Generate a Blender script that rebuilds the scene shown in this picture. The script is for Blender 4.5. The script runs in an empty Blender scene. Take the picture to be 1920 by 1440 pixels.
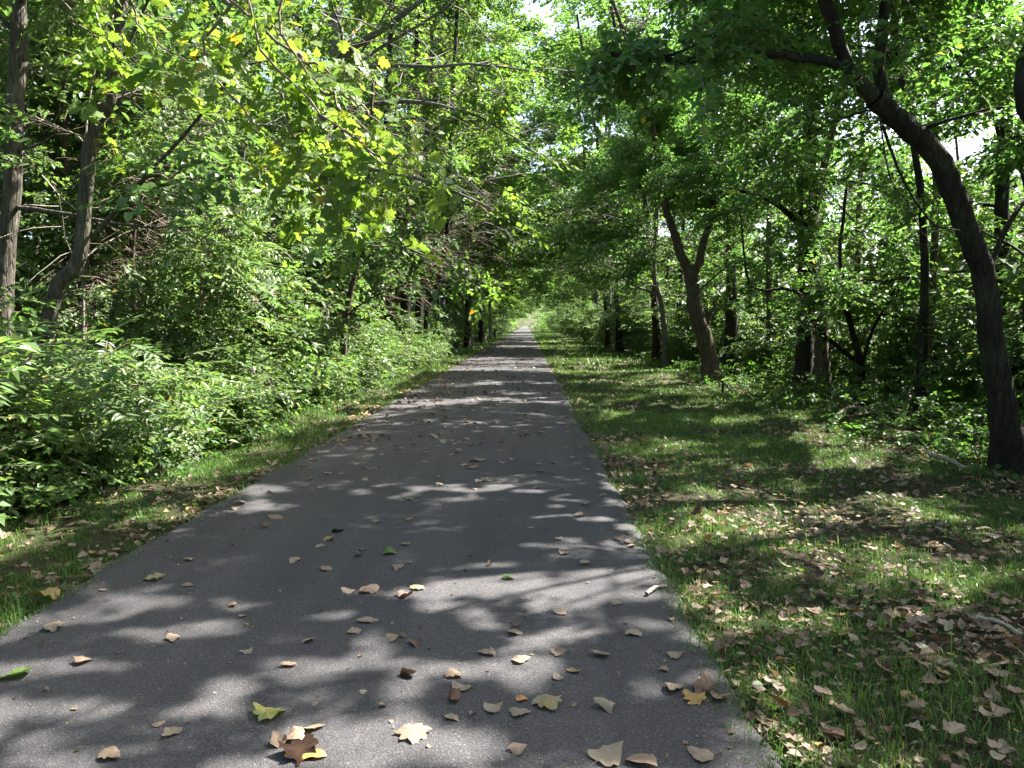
import bpy, math
import numpy as np
from mathutils import Vector, Matrix

rng = np.random.default_rng(7)
PI = math.pi
R = math.radians
scene = bpy.context.scene
COL = scene.collection

# ------------------------------------------------------------------ camera, sky, sun, exposure
CAM = np.array([0.0, 0.0, 1.5])
FPX = 1442.0                                   # focal length in pixels of a 1920 wide picture
PITCH, YAW = R(4.44), R(1.11)
cam_d = bpy.data.cameras.new('camera')
cam_d.sensor_width = 36.0
cam_d.lens = 36.0 * FPX / 1920.0
cam_d.clip_start = 0.05
cam_d.clip_end = 4000
cam = bpy.data.objects.new('camera', cam_d)
COL.objects.link(cam)
cam.location = CAM
cam.rotation_euler = (PI / 2 - PITCH, 0, YAW)
scene.camera = cam

SUN_EL, SUN_FWD = R(50), R(31)                 # sun stands to the right, a little ahead
SUN = np.array([math.cos(SUN_EL) * math.cos(SUN_FWD), math.cos(SUN_EL) * math.sin(SUN_FWD), math.sin(SUN_EL)])
world = bpy.data.worlds.new('World')
scene.world = world
world.use_nodes = True
wn = world.node_tree
bg = wn.nodes['Background']
sky = wn.nodes.new('ShaderNodeTexSky')
sky.sky_type = 'NISHITA'
sky.sun_disc = False
sky.sun_elevation = SUN_EL
sky.sun_rotation = PI / 2 - SUN_FWD
sky.air_density = 0.8
sky.dust_density = 3.0
sky.ozone_density = 0.5
wn.links.new(sky.outputs[0], bg.inputs[0])
bg.inputs[1].default_value = 0.078
world.cycles.sampling_method = 'NONE'

sun_d = bpy.data.lights.new('sun', 'SUN')
sun_d.energy = 5.0
sun_d.angle = R(0.55)
sun_d.color = (1.0, 0.95, 0.9)
sun = bpy.data.objects.new('sun', sun_d)
COL.objects.link(sun)
sun.location = (20, 12, 30)
sun.rotation_euler = Vector(SUN).to_track_quat('Z', 'Y').to_euler()

scene.view_settings.view_transform = 'Standard'
scene.view_settings.look = 'None'
scene.view_settings.gamma = 1
scene.view_settings.exposure = 2.8
scene.render.engine = 'CYCLES'
cy = scene.cycles
cy.max_bounces = 6
cy.diffuse_bounces = 4
cy.glossy_bounces = 2
cy.transmission_bounces = 4
cy.transparent_max_bounces = 4
cy.sample_clamp_indirect = 8
cy.caustics_reflective = False
cy.caustics_refractive = False
cy.use_adaptive_sampling = True
cy.adaptive_threshold = 0.02
cy.use_denoising = True

# ------------------------------------------------------------------ helpers
_cp, _sp, _cy, _sy = math.cos(PITCH), math.sin(PITCH), math.cos(YAW), math.sin(YAW)
C_FWD = np.array([-_sy * _cp, _cy * _cp, -_sp])
C_RIGHT = np.array([_cy, _sy, 0.0])
C_UP = np.cross(C_RIGHT, C_FWD)


def px(x, y, d):
    """world point that stands at distance d along the road axis, seen at picture point (x, y) of 1920 x 1440"""
    r = C_FWD + C_RIGHT * ((x - 960) / FPX) + C_UP * ((720 - y) / FPX)
    return CAM + r * (d / r[1])


def gpx(x, y, z=0.03):
    r = C_FWD + C_RIGHT * ((x - 960) / FPX) + C_UP * ((720 - y) / FPX)
    return CAM + r * ((z - CAM[2]) / r[2])


def smooth(a, b, x):
    t = np.clip((np.asarray(x, float) - a) / (b - a), 0, 1)
    return t * t * (3 - 2 * t)


_NZ = np.random.default_rng(99).random((16, 128, 128))


def vnoise(x, y, seed=0):
    g = _NZ[seed % 16]
    x = np.asarray(x, float); y = np.asarray(y, float)
    xi = np.floor(x).astype(int); yi = np.floor(y).astype(int)
    fx = x - xi; fy = y - yi
    fx = fx * fx * (3 - 2 * fx); fy = fy * fy * (3 - 2 * fy)
    a = g[xi % 128, yi % 128]; b = g[(xi + 1) % 128, yi % 128]
    c = g[xi % 128, (yi + 1) % 128]; d = g[(xi + 1) % 128, (yi + 1) % 128]
    return (a * (1 - fx) + b * fx) * (1 - fy) + (c * (1 - fx) + d * fx) * fy


def fnoise(x, y, seed=0):
    return (vnoise(x, y, seed) * 0.62 + vnoise(x * 2.1 + 7.3, y * 2.1 + 3.1, seed + 1) * 0.27 + vnoise(x * 4.3, y * 4.3, seed + 2) * 0.11)


_q = np.sort(fnoise(np.random.default_rng(5).random(20000) * 100, np.random.default_rng(6).random(20000) * 100, 3))


def unoise(x, y, seed=3):
    """smooth noise whose values are spread evenly over 0..1"""
    return np.searchsorted(_q, fnoise(x, y, seed)) / 20000.0


def ground_z(x, y):
    x = np.asarray(x, float); y = np.asarray(y, float)
    z = -0.75 * smooth(-3.4, -7.0, x) - 0.35 * smooth(4.6, 10, x)
    off = smooth(0.82, 1.6, x) + smooth(-2.6, -3.2, x)
    z = z + off * ((vnoise(x * 1.3, y * 1.3, 8) - 0.5) * 0.09 + (vnoise(x * 0.31, y * 0.31, 9) - 0.5) * 0.16) * smooth(60, 20, np.abs(x))
    return z


def new_mesh(name, verts, faces, mats, mat_idx=None, tint=None, smooth_shade=False):
    """faces: list of integer arrays (n,3) or (n,4)"""
    me = bpy.data.meshes.new(name)
    verts = np.ascontiguousarray(verts, dtype=np.float32)
    me.vertices.add(len(verts))
    me.vertices.foreach_set('co', verts.ravel())
    loops = np.concatenate([f.ravel() for f in faces]).astype(np.int32)
    sizes = np.concatenate([np.full(len(f), f.shape[1]) for f in faces])
    starts = np.concatenate([[0], np.cumsum(sizes)[:-1]]).astype(np.int32)
    me.loops.add(len(loops))
    me.loops.foreach_set('vertex_index', loops)
    me.polygons.add(len(sizes))
    me.polygons.foreach_set('loop_start', starts)
    for m in mats:
        me.materials.append(m)
    if mat_idx is not None:
        me.polygons.foreach_set('material_index', np.asarray(mat_idx, dtype=np.int32))
    me.polygons.foreach_set('use_smooth', np.full(len(sizes), smooth_shade))
    me.update(calc_edges=True)
    if tint is not None:
        a = me.attributes.new('tint', 'FLOAT', 'POINT')
        a.data.foreach_set('value', np.asarray(tint, dtype=np.float32))
    return me


def link(name, me, parent=None, loc=None):
    o = bpy.data.objects.new(name, me)
    COL.objects.link(o)
    if parent is not None:
        o.parent = parent
    if loc is not None:
        o.location = loc
    return o


def tag(o, label, cat, group=None):
    o['label'] = label
    o['category'] = cat
    if group:
        o['group'] = group
    return o


def empty(name, loc):
    o = bpy.data.objects.new(name, None)
    o.empty_display_size = 0.2
    COL.objects.link(o)
    o.location = [float(v) for v in loc]
    return o


def curve_pts(pts, n):
    """smooth resample of a polyline (Catmull-Rom)"""
    P = np.asarray(pts, float)
    P = np.vstack([2 * P[0] - P[1], P, 2 * P[-1] - P[-2]])
    m = len(P) - 3
    out = []
    for t in np.linspace(0, m - 1e-6, n):
        i = int(t); f = t - i
        p0, p1, p2, p3 = P[i], P[i + 1], P[i + 2], P[i + 3]
        out.append(0.5 * (2 * p1 + (p2 - p0) * f + (2 * p0 - 5 * p1 + 4 * p2 - p3) * f * f + (3 * p1 - p0 - 3 * p2 + p3) * f ** 3))
    return np.array(out)


def tube(pts, rad, k=8, rough=0.0, rg=None, flare=0.0):
    P = np.asarray(pts, float); n = len(P)
    T = np.gradient(P, axis=0)
    T /= np.linalg.norm(T, axis=1)[:, None] + 1e-9
    ref = np.array([0.31, 0.17, 0.93]) if abs(T[0][2]) < 0.9 else np.array([1.0, 0.2, 0.0])
    U = ref - (T @ ref)[:, None] * T
    U /= np.linalg.norm(U, axis=1)[:, None] + 1e-9
    V = np.cross(T, U)
    a = np.linspace(0, 2 * PI, k, endpoint=False)
    rr = np.asarray(rad, float)[:, None] * np.ones((1, k))
    if rough and rg is not None:
        rr = rr * (1 + rough * .6 * rg.standard_normal((n, k)) + rough * 1.5 * np.sin(a * 2 + rg.random() * 6)[None, :])
    if flare:
        h = np.linspace(0, 1, n)
        rr = rr * (1 + flare * np.exp(-h * 14)[:, None] * (1 + 0.5 * np.cos(a * 4 + 1)[None, :]))
    V3 = P[:, None, :] + rr[:, :, None] * (np.cos(a)[None, :, None] * U[:, None, :] + np.sin(a)[None, :, None] * V[:, None, :])
    idx = np.arange(n * k).reshape(n, k)
    q = np.stack([idx[:-1], np.roll(idx, -1, 1)[:-1], np.roll(idx, -1, 1)[1:], idx[1:]], -1).reshape(-1, 4)
    return V3.reshape(-1, 3), q


class Parts:
    def __init__(s):
        s.v, s.f, s.n = [], [], 0

    def add(s, v, f):
        s.v.append(v); s.f.append(f + s.n); s.n += len(v)

    def mesh(s, name, mats):
        return new_mesh(name, np.vstack(s.v), [np.vstack(s.f)], mats, smooth_shade=True)


# ------------------------------------------------------------------ materials
def mat(name):
    m = bpy.data.materials.new(name)
    m.use_nodes = True
    nt = m.node_tree
    return m, nt, nt.nodes['Principled BSDF'], nt.nodes['Material Output']


def N(nt, kind, **kw):
    n = nt.nodes.new(kind)
    for k, v in kw.items():
        if k in n.inputs:
            n.inputs[k].default_value = v
        else:
            setattr(n, k, v)
    return n


def ramp(nt, stops, interp='LINEAR'):
    n = nt.nodes.new('ShaderNodeValToRGB')
    n.color_ramp.interpolation = interp
    e = n.color_ramp.elements
    while len(e) < len(stops):
        e.new(0.5)
    for i, (p, c) in enumerate(stops):
        e[i].position = p
        e[i].color = (*c, 1)
    return n


def leaf_material(name, stops, trans=0.42, gloss=0.47, boost=(1.6, 1.75, 0.95)):
    m, nt, b, out = mat(name)
    at = N(nt, 'ShaderNodeAttribute', attribute_name='tint')
    rp = ramp(nt, stops)
    nt.links.new(at.outputs['Fac'], rp.inputs[0])
    nt.links.new(rp.outputs[0], b.inputs['Base Color'])
    b.inputs['Roughness'].default_value = gloss
    b.inputs['Specular IOR Level'].default_value = 0.35
    mul = N(nt, 'ShaderNodeMix', data_type='RGBA', blend_type='MULTIPLY')
    mul.inputs[0].default_value = 1
    mul.clamp_result = False
    nt.links.new(rp.outputs[0], mul.inputs[6])
    mul.inputs[7].default_value = (*boost, 1)
    tr = N(nt, 'ShaderNodeBsdfTranslucent')
    nt.links.new(mul.outputs[2], tr.inputs[0])
    mx = N(nt, 'ShaderNodeMixShader')
    mx.inputs[0].default_value = trans
    nt.links.new(b.outputs[0], mx.inputs[1])
    nt.links.new(tr.outputs[0], mx.inputs[2])
    nt.links.new(mx.outputs[0], out.inputs[0])
    return m


M_LEAF_R = leaf_material('dark_green_leaf', [(0, (.052, .11, .031)), (.5, (.08, .158, .042)), (.93, (.115, .2, .05)), (.975, (.17, .2, .04)), (1, (.32, .26, .03))], trans=.5)
M_LEAF_L = leaf_material('mid_green_leaf', [(0, (.05, .092, .034)), (.5, (.088, .15, .052)), (.9, (.13, .195, .06)), (.97, (.17, .2, .035)), (1, (.36, .2, .05))], gloss=0.48)
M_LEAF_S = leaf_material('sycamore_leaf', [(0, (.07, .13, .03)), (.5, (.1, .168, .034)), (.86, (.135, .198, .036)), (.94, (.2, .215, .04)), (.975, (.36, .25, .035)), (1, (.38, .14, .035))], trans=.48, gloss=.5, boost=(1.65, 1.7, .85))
M_LEAF_F = leaf_material('far_leaf', [(0, (.064, .118, .038)), (.5, (.096, .17, .048)), (.92, (.142, .215, .055)), (1, (.25, .24, .05))], trans=.48)
M_GRASS = leaf_material('grass_blade', [(0, (.036, .088, .018)), (.55, (.066, .14, .026)), (.88, (.11, .19, .036)), (1, (.3, .25, .1))], trans=.35, gloss=.5, boost=(1.5, 1.5, .9))
M_DRY = leaf_material('dry_leaf', [(0, (.035, .018, .01)), (.2, (.105, .06, .034)), (.45, (.18, .122, .078)), (.8, (.245, .196, .138)), (.93, (.21, .2, .105)), (1, (.33, .19, .035))], trans=.2, gloss=.62, boost=(1.2, 1.0, .7))
M_LEAF_H = leaf_material('sunlit_sycamore_leaf', [(0, (.075, .138, .032)), (.5, (.108, .176, .036)), (.86, (.145, .205, .038)), (.94, (.22, .22, .04)), (1, (.38, .24, .035))], trans=.5, gloss=.5, boost=(1.7, 1.7, .8))  # brighter, yellower copy of the sycamore leaf; sunlit look put into the colour
M_FERN = leaf_material('undergrowth_leaf', [(0, (.04, .09, .02)), (.6, (.065, .135, .026)), (1, (.12, .2, .035))])


def bark_material(name, c1, c2, c3, scale=9, stretch=0.18, bump=0.5, moss=0.25):
    m, nt, b, out = mat(name)
    tc = N(nt, 'ShaderNodeTexCoord')
    mp = N(nt, 'ShaderNodeMapping')
    mp.inputs['Scale'].default_value = (1, 1, stretch)
    nt.links.new(tc.outputs['Object'], mp.inputs[0])
    n1 = N(nt, 'ShaderNodeTexNoise', Scale=scale * 2.2, Detail=6.0, Roughness=.65)
    n2 = N(nt, 'ShaderNodeTexNoise', Scale=1.7, Detail=4.0)
    v = N(nt, 'ShaderNodeTexVoronoi', Scale=scale * 1.6, feature='DISTANCE_TO_EDGE')
    for q in (n1, v):
        nt.links.new(mp.outputs[0], q.inputs['Vector'])
    nt.links.new(tc.outputs['Object'], n2.inputs['Vector'])
    r1 = ramp(nt, [(.3, c1), (.55, c2), (.75, c3)])
    nt.links.new(n1.outputs[0], r1.inputs[0])
    r2 = ramp(nt, [(.5, (0, 0, 0)), (.68, (1, 1, 1))])
    nt.links.new(n2.outputs[0], r2.inputs[0])
    mx = N(nt, 'ShaderNodeMix', data_type='RGBA')
    mo = N(nt, 'ShaderNodeMath', operation='MULTIPLY')
    mo.inputs[1].default_value = moss
    nt.links.new(r2.outputs[0], mo.inputs[0])
    nt.links.new(mo.outputs[0], mx.inputs[0])
    nt.links.new(r1.outputs[0], mx.inputs[6])
    mx.inputs[7].default_value = (.09, .12, .06, 1)
    nt.links.new(mx.outputs[2], b.inputs['Base Color'])
    b.inputs['Roughness'].default_value = .85
    b.inputs['Specular IOR Level'].default_value = .2
    ad = N(nt, 'ShaderNodeMath', operation='ADD')
    mn = N(nt, 'ShaderNodeMath', operation='MINIMUM')
    mn.inputs[1].default_value = .12
    nt.links.new(v.outputs['Distance'], mn.inputs[0])
    m5 = N(nt, 'ShaderNodeMath', operation='MULTIPLY')
    m5.inputs[1].default_value = 4
    nt.links.new(mn.outputs[0], m5.inputs[0])
    nt.links.new(m5.outputs[0], ad.inputs[0])
    nt.links.new(n1.outputs[0], ad.inputs[1])
    bp = N(nt, 'ShaderNodeBump', Strength=min(1, bump * 1.5), Distance=.035)
    nt.links.new(ad.outputs[0], bp.inputs['Height'])
    nt.links.new(bp.outputs[0], b.inputs['Normal'])
    return m


M_BARK_D = bark_material('dark_bark', (.012, .0095, .007), (.026, .02, .015), (.055, .044, .032), bump=.7)
M_BARK_B = bark_material('brown_bark', (.05, .035, .024), (.1, .072, .05), (.19, .145, .105), bump=.7)
M_BARK_G = bark_material('grey_bark', (.08, .074, .064), (.135, .125, .108), (.23, .215, .19), scale=5, stretch=.5, bump=.3)
M_BARK_N = bark_material('grey_brown_bark', (.04, .034, .026), (.085, .073, .057), (.17, .15, .12), bump=.8)
M_TWIG = bark_material('twig_bark', (.09, .065, .045), (.16, .12, .085), (.25, .2, .15), scale=30, bump=.1, moss=.1)
M_DEAD = bark_material('dead_wood', (.17, .14, .11), (.3, .26, .21), (.42, .37, .31), scale=14, bump=.3, moss=.05)


def asphalt():
    m, nt, b, out = mat('asphalt')
    tc = N(nt, 'ShaderNodeTexCoord')
    v = N(nt, 'ShaderNodeTexVoronoi', Scale=170.0)
    nf = N(nt, 'ShaderNodeTexNoise', Scale=240.0, Detail=3.0)
    nl = N(nt, 'ShaderNodeTexNoise', Scale=1.1, Detail=5.0)
    mp = N(nt, 'ShaderNodeMapping')
    mp.inputs['Scale'].default_value = (1, .07, 1)
    ns = N(nt, 'ShaderNodeTexNoise', Scale=4.0, Detail=4.0)
    for q in (v, nf, nl):
        nt.links.new(tc.outputs['Object'], q.inputs['Vector'])
    nt.links.new(tc.outputs['Object'], mp.inputs[0])
    nt.links.new(mp.outputs[0], ns.inputs['Vector'])
    r = ramp(nt, [(0, (.029, .0278, .0278)), (.45, (.047, .045, .045)), (.85, (.07, .067, .0668)), (1, (.16, .153, .151))])
    nt.links.new(v.outputs['Color'], r.inputs[0])
    r2 = ramp(nt, [(.3, (.84, .84, .85)), (.7, (1.1, 1.09, 1.08))])
    nt.links.new(nl.outputs[0], r2.inputs[0])
    r3 = ramp(nt, [(.35, (.85, .85, .86)), (.65, (1.1, 1.09, 1.08))])
    nt.links.new(ns.outputs[0], r3.inputs[0])
    a = N(nt, 'ShaderNodeMix', data_type='RGBA', blend_type='MULTIPLY'); a.inputs[0].default_value = 1
    c = N(nt, 'ShaderNodeMix', data_type='RGBA', blend_type='MULTIPLY'); c.inputs[0].default_value = 1
    nt.links.new(r.outputs[0], a.inputs[6]); nt.links.new(r2.outputs[0], a.inputs[7])
    nt.links.new(a.outputs[2], c.inputs[6]); nt.links.new(r3.outputs[0], c.inputs[7])
    nt.links.new(c.outputs[2], b.inputs['Base Color'])
    b.inputs['Roughness'].default_value = .82
    b.inputs['Specular IOR Level'].default_value = .3
    ad = N(nt, 'ShaderNodeMath', operation='ADD')
    nt.links.new(v.outputs['Distance'], ad.inputs[0]); nt.links.new(nf.outputs[0], ad.inputs[1])
    bp = N(nt, 'ShaderNodeBump', Strength=.55, Distance=.006)
    nt.links.new(ad.outputs[0], bp.inputs['Height'])
    nt.links.new(bp.outputs[0], b.inputs['Normal'])
    return m


def soil():
    m, nt, b, out = mat('forest_soil')
    tc = N(nt, 'ShaderNodeTexCoord')
    n1 = N(nt, 'ShaderNodeTexNoise', Scale=34.0, Detail=9.0, Roughness=.78)
    n2 = N(nt, 'ShaderNodeTexNoise', Scale=7.0, Detail=8.0, Roughness=.7)
    v = N(nt, 'ShaderNodeTexVoronoi', Scale=22.0)
    for q in (n1, n2, v):
        nt.links.new(tc.outputs['Object'], q.inputs['Vector'])
    r = ramp(nt, [(.3, (.02, .016, .01)), (.5, (.05, .039, .025)), (.7, (.11, .082, .055))])
    nt.links.new(n1.outputs[0], r.inputs[0])
    g = ramp(nt, [(.3, (.014, .022, .008)), (.7, (.045, .058, .02))])
    nt.links.new(n1.outputs[0], g.inputs[0])
    f = ramp(nt, [(.42, (0, 0, 0)), (.58, (1, 1, 1))])
    nt.links.new(n2.outputs[0], f.inputs[0])
    mx = N(nt, 'ShaderNodeMix', data_type='RGBA')
    nt.links.new(f.outputs[0], mx.inputs[0])
    nt.links.new(r.outputs[0], mx.inputs[6]); nt.links.new(g.outputs[0], mx.inputs[7])
    nt.links.new(mx.outputs[2], b.inputs['Base Color'])
    b.inputs['Roughness'].default_value = .95
    b.inputs['Specular IOR Level'].default_value = .1
    bp = N(nt, 'ShaderNodeBump', Strength=.8, Distance=.04)
    nt.links.new(n1.outputs[0], bp.inputs['Height'])
    nt.links.new(bp.outputs[0], b.inputs['Normal'])
    return m


M_ASPHALT = asphalt()
M_SOIL = soil()

# ------------------------------------------------------------------ setting: ground and path
PL, PR = -2.56, 0.80                                  # edges of the path


def build_ground():
    xs = np.unique(np.concatenate([np.linspace(-12, 14, 79), np.linspace(-60, -12, 25), np.linspace(14, 60, 24), [-600, -300, -150, 150, 300, 600]]))
    ys = np.unique(np.concatenate([np.linspace(0, 30, 121), np.linspace(30, 120, 91), np.linspace(120, 400, 40), np.linspace(-60, 0, 40), [-500, -200, 600, 900, 1500, 2500]]))
    X, Y = np.meshgrid(xs, ys, indexing='ij')
    Z = ground_z(X, Y)
    Z = Z - 0.03 * ((X > PL) & (X < PR))
    n, m = X.shape
    idx = np.arange(n * m).reshape(n, m)
    q = np.stack([idx[:-1, :-1], idx[1:, :-1], idx[1:, 1:], idx[:-1, 1:]], -1).reshape(-1, 4)
    o = link('ground', new_mesh('ground', np.stack([X, Y, Z], -1).reshape(-1, 3), [q], [M_SOIL], smooth_shade=True))
    o['kind'] = 'structure'
    # path: a slab with ragged, slightly rounded edges
    ys = np.unique(np.concatenate([np.arange(-30, 25, .06), np.arange(25, 90, .5), np.arange(90, 700, 6.0)]))
    rag = lambda s: (fnoise(ys * 1.3, ys * 0 + s, 4) - .5) * .13 + (fnoise(ys * 6, ys * 0 + s, 7) - .5) * .07
    l = PL + rag(3.3); r = PR + rag(9.1)
    prof = [(-.06, -.03), (-.01, .012), (.05, .028), (.3, .032)]
    cols = []
    for dx, z in prof:
        cols.append(np.stack([l + dx, ys, np.full_like(ys, z)], -1))
    for k in range(1, 6):
        f = k / 6
        cols.append(np.stack([(l + .3) * (1 - f) + (r - .3) * f, ys, .032 + .012 * math.sin(PI * f) + 0 * ys], -1))
    for dx, z in prof[::-1]:
        cols.append(np.stack([r - dx, ys, np.full_like(ys, z)], -1))
    V = np.stack(cols, 0)
    a, c = V.shape[:2]
    idx = np.arange(a * c).reshape(a, c)
    q = np.stack([idx[:-1, :-1], idx[1:, :-1], idx[1:, 1:], idx[:-1, 1:]], -1).reshape(-1, 4)
    o = link('path', new_mesh('path', V.reshape(-1, 3), [q], [M_ASPHALT], smooth_shade=True))
    o['kind'] = 'structure'


build_ground()

# ------------------------------------------------------------------ leaves and sprays
def leaf_simple(w=.6, fold=.12, droop=.1):
    v = np.array([[0, 0, 0], [.5 * w, .42, fold], [0, 1, -droop], [-.5 * w, .42, fold]])
    return v, np.array([[0, 1, 2], [0, 2, 3]])


def leaf_ovate(w=.6, fold=.1, droop=.15):
    v = np.array([[0, 0, 0], [.46 * w, .22, fold], [.42 * w, .58, fold * .8 - droop * .3], [0, 1, -droop], [-.42 * w, .58, fold * .8 - droop * .3], [-.46 * w, .22, fold]])
    return v, np.array([[0, 1, 2], [0, 2, 3], [0, 3, 4], [0, 4, 5]])


def leaf_lobed(rg, teeth=True, curl=.12, wide=1.0):
    """five-lobed maple-like blade, base at the origin, tip along +y"""
    half = [(0, 0), (.16, -.07), (.36, -.02), (.34, .1), (.5, .16), (.62, .34), (.43, .4), (.36, .5), (.44, .72), (.28, .7), (.2, .78), (.13, .92), (0, 1.03)]
    h = np.array(half) * [wide, 1]
    h = h + rg.normal(0, .014, h.shape) * (np.arange(len(h)) > 0)[:, None]
    left = h[1:-1][::-1] * [-1, 1] + rg.normal(0, .014, (len(h) - 2, 2))
    o = np.vstack([h, left])
    c = np.array([[0, .4]])
    p = np.vstack([c, o])
    r2 = ((p - c) ** 2).sum(1)
    z = curl * (np.abs(p[:, 0]) * .8 - r2 * 1.1) + rg.normal(0, .02, len(p)) * (r2 > .05)
    v = np.column_stack([p, z])
    n = len(o)
    t = np.array([[0, 1 + i, 1 + (i + 1) % n] for i in range(n)])
    return v, t


def leaf_cottonwood(rg, curl=.2):
    """broad heart to triangle shaped blade with a wavy rim"""
    half = [(0, 0), (.2, -.04), (.4, .06), (.46, .2), (.4, .38), (.3, .55), (.2, .7), (.1, .85), (0, 1)]
    h = np.array(half) + rg.normal(0, .018, (9, 2)) * (np.arange(9) > 0)[:, None]
    left = h[1:-1][::-1] * [-1, 1] + rg.normal(0, .018, (7, 2))
    o = np.vstack([h, left]); c = np.array([[0, .38]])
    p = np.vstack([c, o])
    r2 = ((p - c) ** 2).sum(1)
    z = curl * (r2 * (1.2 * rg.random() - .3) + np.abs(p[:, 0]) * .7 * rg.random()) + rg.normal(0, .035, len(p)) * (r2 > .05)
    v = np.column_stack([p, z - z.min()])
    n = len(o)
    return v, np.array([[0, 1 + i, 1 + (i + 1) % n] for i in range(n)])


def rot(yaw, pitch, roll):
    """R = Rz(yaw) Rx(pitch) Ry(roll), arrays allowed -> (n,3,3)"""
    yaw, pitch, roll = np.broadcast_arrays(np.atleast_1d(yaw), np.atleast_1d(pitch), np.atleast_1d(roll))
    z = np.zeros_like(yaw, float); o = np.ones_like(yaw, float)
    cz, sz, cx, sx, cyy, syy = np.cos(yaw), np.sin(yaw), np.cos(pitch), np.sin(pitch), np.cos(roll), np.sin(roll)
    A = np.stack([np.stack([cz, -sz, z], -1), np.stack([sz, cz, z], -1), np.stack([z, z, o], -1)], -2)
    B = np.stack([np.stack([o, z, z], -1), np.stack([z, cx, -sx], -1), np.stack([z, sx, cx], -1)], -2)
    C = np.stack([np.stack([cyy, z, syy], -1), np.stack([z, o, z], -1), np.stack([-syy, z, cyy], -1)], -2)
    return A @ B @ C


def make_spray(rg, n, length, leaf_len, leaf_fn, spread=55, jitter=.45, compound=False, twig=.006):
    """a twig along +y carrying n leaves; returns verts, tris, leaf id per tri (-1 twig), leaf id per vert"""
    vs, ts, tid, vid = [], [], [], []
    k = 0
    a = np.array([0, 2 * PI / 3, 4 * PI / 3])
    sag = -length * .12
    b0 = np.column_stack([np.cos(a) * twig, np.zeros(3), np.sin(a) * twig])
    vs.append(np.vstack([b0, [[0, length * .98, sag]]])); ts.append(np.array([[0, 1, 3], [1, 2, 3], [2, 0, 3]]))
    tid += [-1] * 3; vid += [-1] * 4; k = 4
    for i in range(n):
        v, t = leaf_fn()
        f = (i + .6) / n
        side = 1 if i % 2 else -1
        last = i == n - 1
        ang = 0 if last else -side * R(spread + (rg.normal(0, 6) if compound else rg.normal(0, 18)))
        L = leaf_len * (rg.uniform(.75, 1.2)) * (1 - .25 * abs(f - .5) if compound else 1)
        M = rot(ang, rg.normal(-.12, jitter * .6), rg.normal(0, jitter))[0]
        off = np.array([side * .01, length * f, sag * f * f])
        if not compound:
            off = off + rg.normal(0, leaf_len * .18, 3)
        vs.append((v * L) @ M.T + off)
        ts.append(t + k); tid += [i] * len(t); vid += [i] * len(v); k += len(v)
    return np.vstack(vs), np.vstack(ts), np.array(tid), np.array(vid)


tg = np.random.default_rng(21)
SPR = {
    'fine': [make_spray(tg, 16, .42, .085, lambda: leaf_simple(tg.uniform(.55, .75))) for _ in range(6)],
    'mid': [make_spray(tg, 13, .48, .11, lambda: leaf_ovate(tg.uniform(.55, .75))) for _ in range(6)],
    'fine2': [make_spray(tg, 13, .48, .11, lambda: leaf_simple(tg.uniform(.6, .8))) for _ in range(6)],
    'big': [make_spray(tg, 9, .5, .155, lambda: leaf_ovate(tg.uniform(.55, .72), .08, .2), spread=60, jitter=.4) for _ in range(6)],
    'pinnate': [make_spray(tg, 13, .45, .12, lambda: leaf_ovate(.36, .05, .1), spread=68, jitter=.16, compound=True) for _ in range(5)],
    'far': [make_spray(tg, 10, .7, .2, lambda: leaf_simple(tg.uniform(.6, .8)), jitter=.55, twig=.01) for _ in range(6)],
    'syc': [make_spray(tg, 8, .6, .16, lambda: leaf_lobed(tg), spread=60, jitter=.5) for _ in range(5)],
}


def assemble(kind, pos, yaw, pitch, roll, scale, tint, rg, cull=None):
    """many sprays -> verts, tris, mat index, tint per vertex; cull(centres)->keep mask per leaf"""
    tmpl = SPR[kind]
    which = rg.integers(0, len(tmpl), len(pos))
    Vs, Ts, Ms, Tn = [], [], [], []
    base = 0
    for k, (tv, tt, ti, vi) in enumerate(tmpl):
        s = np.nonzero(which == k)[0]
        if not len(s):
            continue
        M = rot(yaw[s], pitch[s], roll[s])
        V = np.einsum('nij,vj->nvi', M, tv) * scale[s][:, None, None] + pos[s][:, None, :]
        nl = ti.max() + 1
        lt = np.clip(tint[s][:, None] + rg.normal(0, .17, (len(s), nl)), 0, .92)
        rare = rg.random((len(s), nl))
        lt = np.where(rare < .009, rg.uniform(.93, 1, lt.shape), lt)
        tn = np.where(vi[None, :] >= 0, lt[:, np.maximum(vi, 0)], .3)
        nv = len(tv)
        T = tt[None] + (np.arange(len(s)) * nv)[:, None, None]
        if cull is not None:
            cen = np.stack([V[:, vi == i].mean(1) for i in range(nl)], 1)
            keep = cull(cen.reshape(-1, 3)).reshape(len(s), nl)
            kt = np.where(ti[None, :] >= 0, keep[:, np.maximum(ti, 0)], keep.any(1)[:, None])
        else:
            kt = np.ones((len(s), len(tt)), bool)
        m = np.broadcast_to((ti < 0).astype(int)[None], kt.shape)
        V = V.reshape(-1, 3); T = T.reshape(-1, 3)[kt.ravel()]
        used = np.zeros(len(V), bool); used[T.ravel()] = True
        remap = np.cumsum(used) - 1
        Vs.append(V[used]); Ts.append(remap[T] + base); Ms.append(m.ravel()[kt.ravel()]); Tn.append(tn.ravel()[used])
        base += used.sum()
    if not base:
        return None
    return np.vstack(Vs), np.vstack(Ts), np.concatenate(Ms), np.concatenate(Tn)


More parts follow.
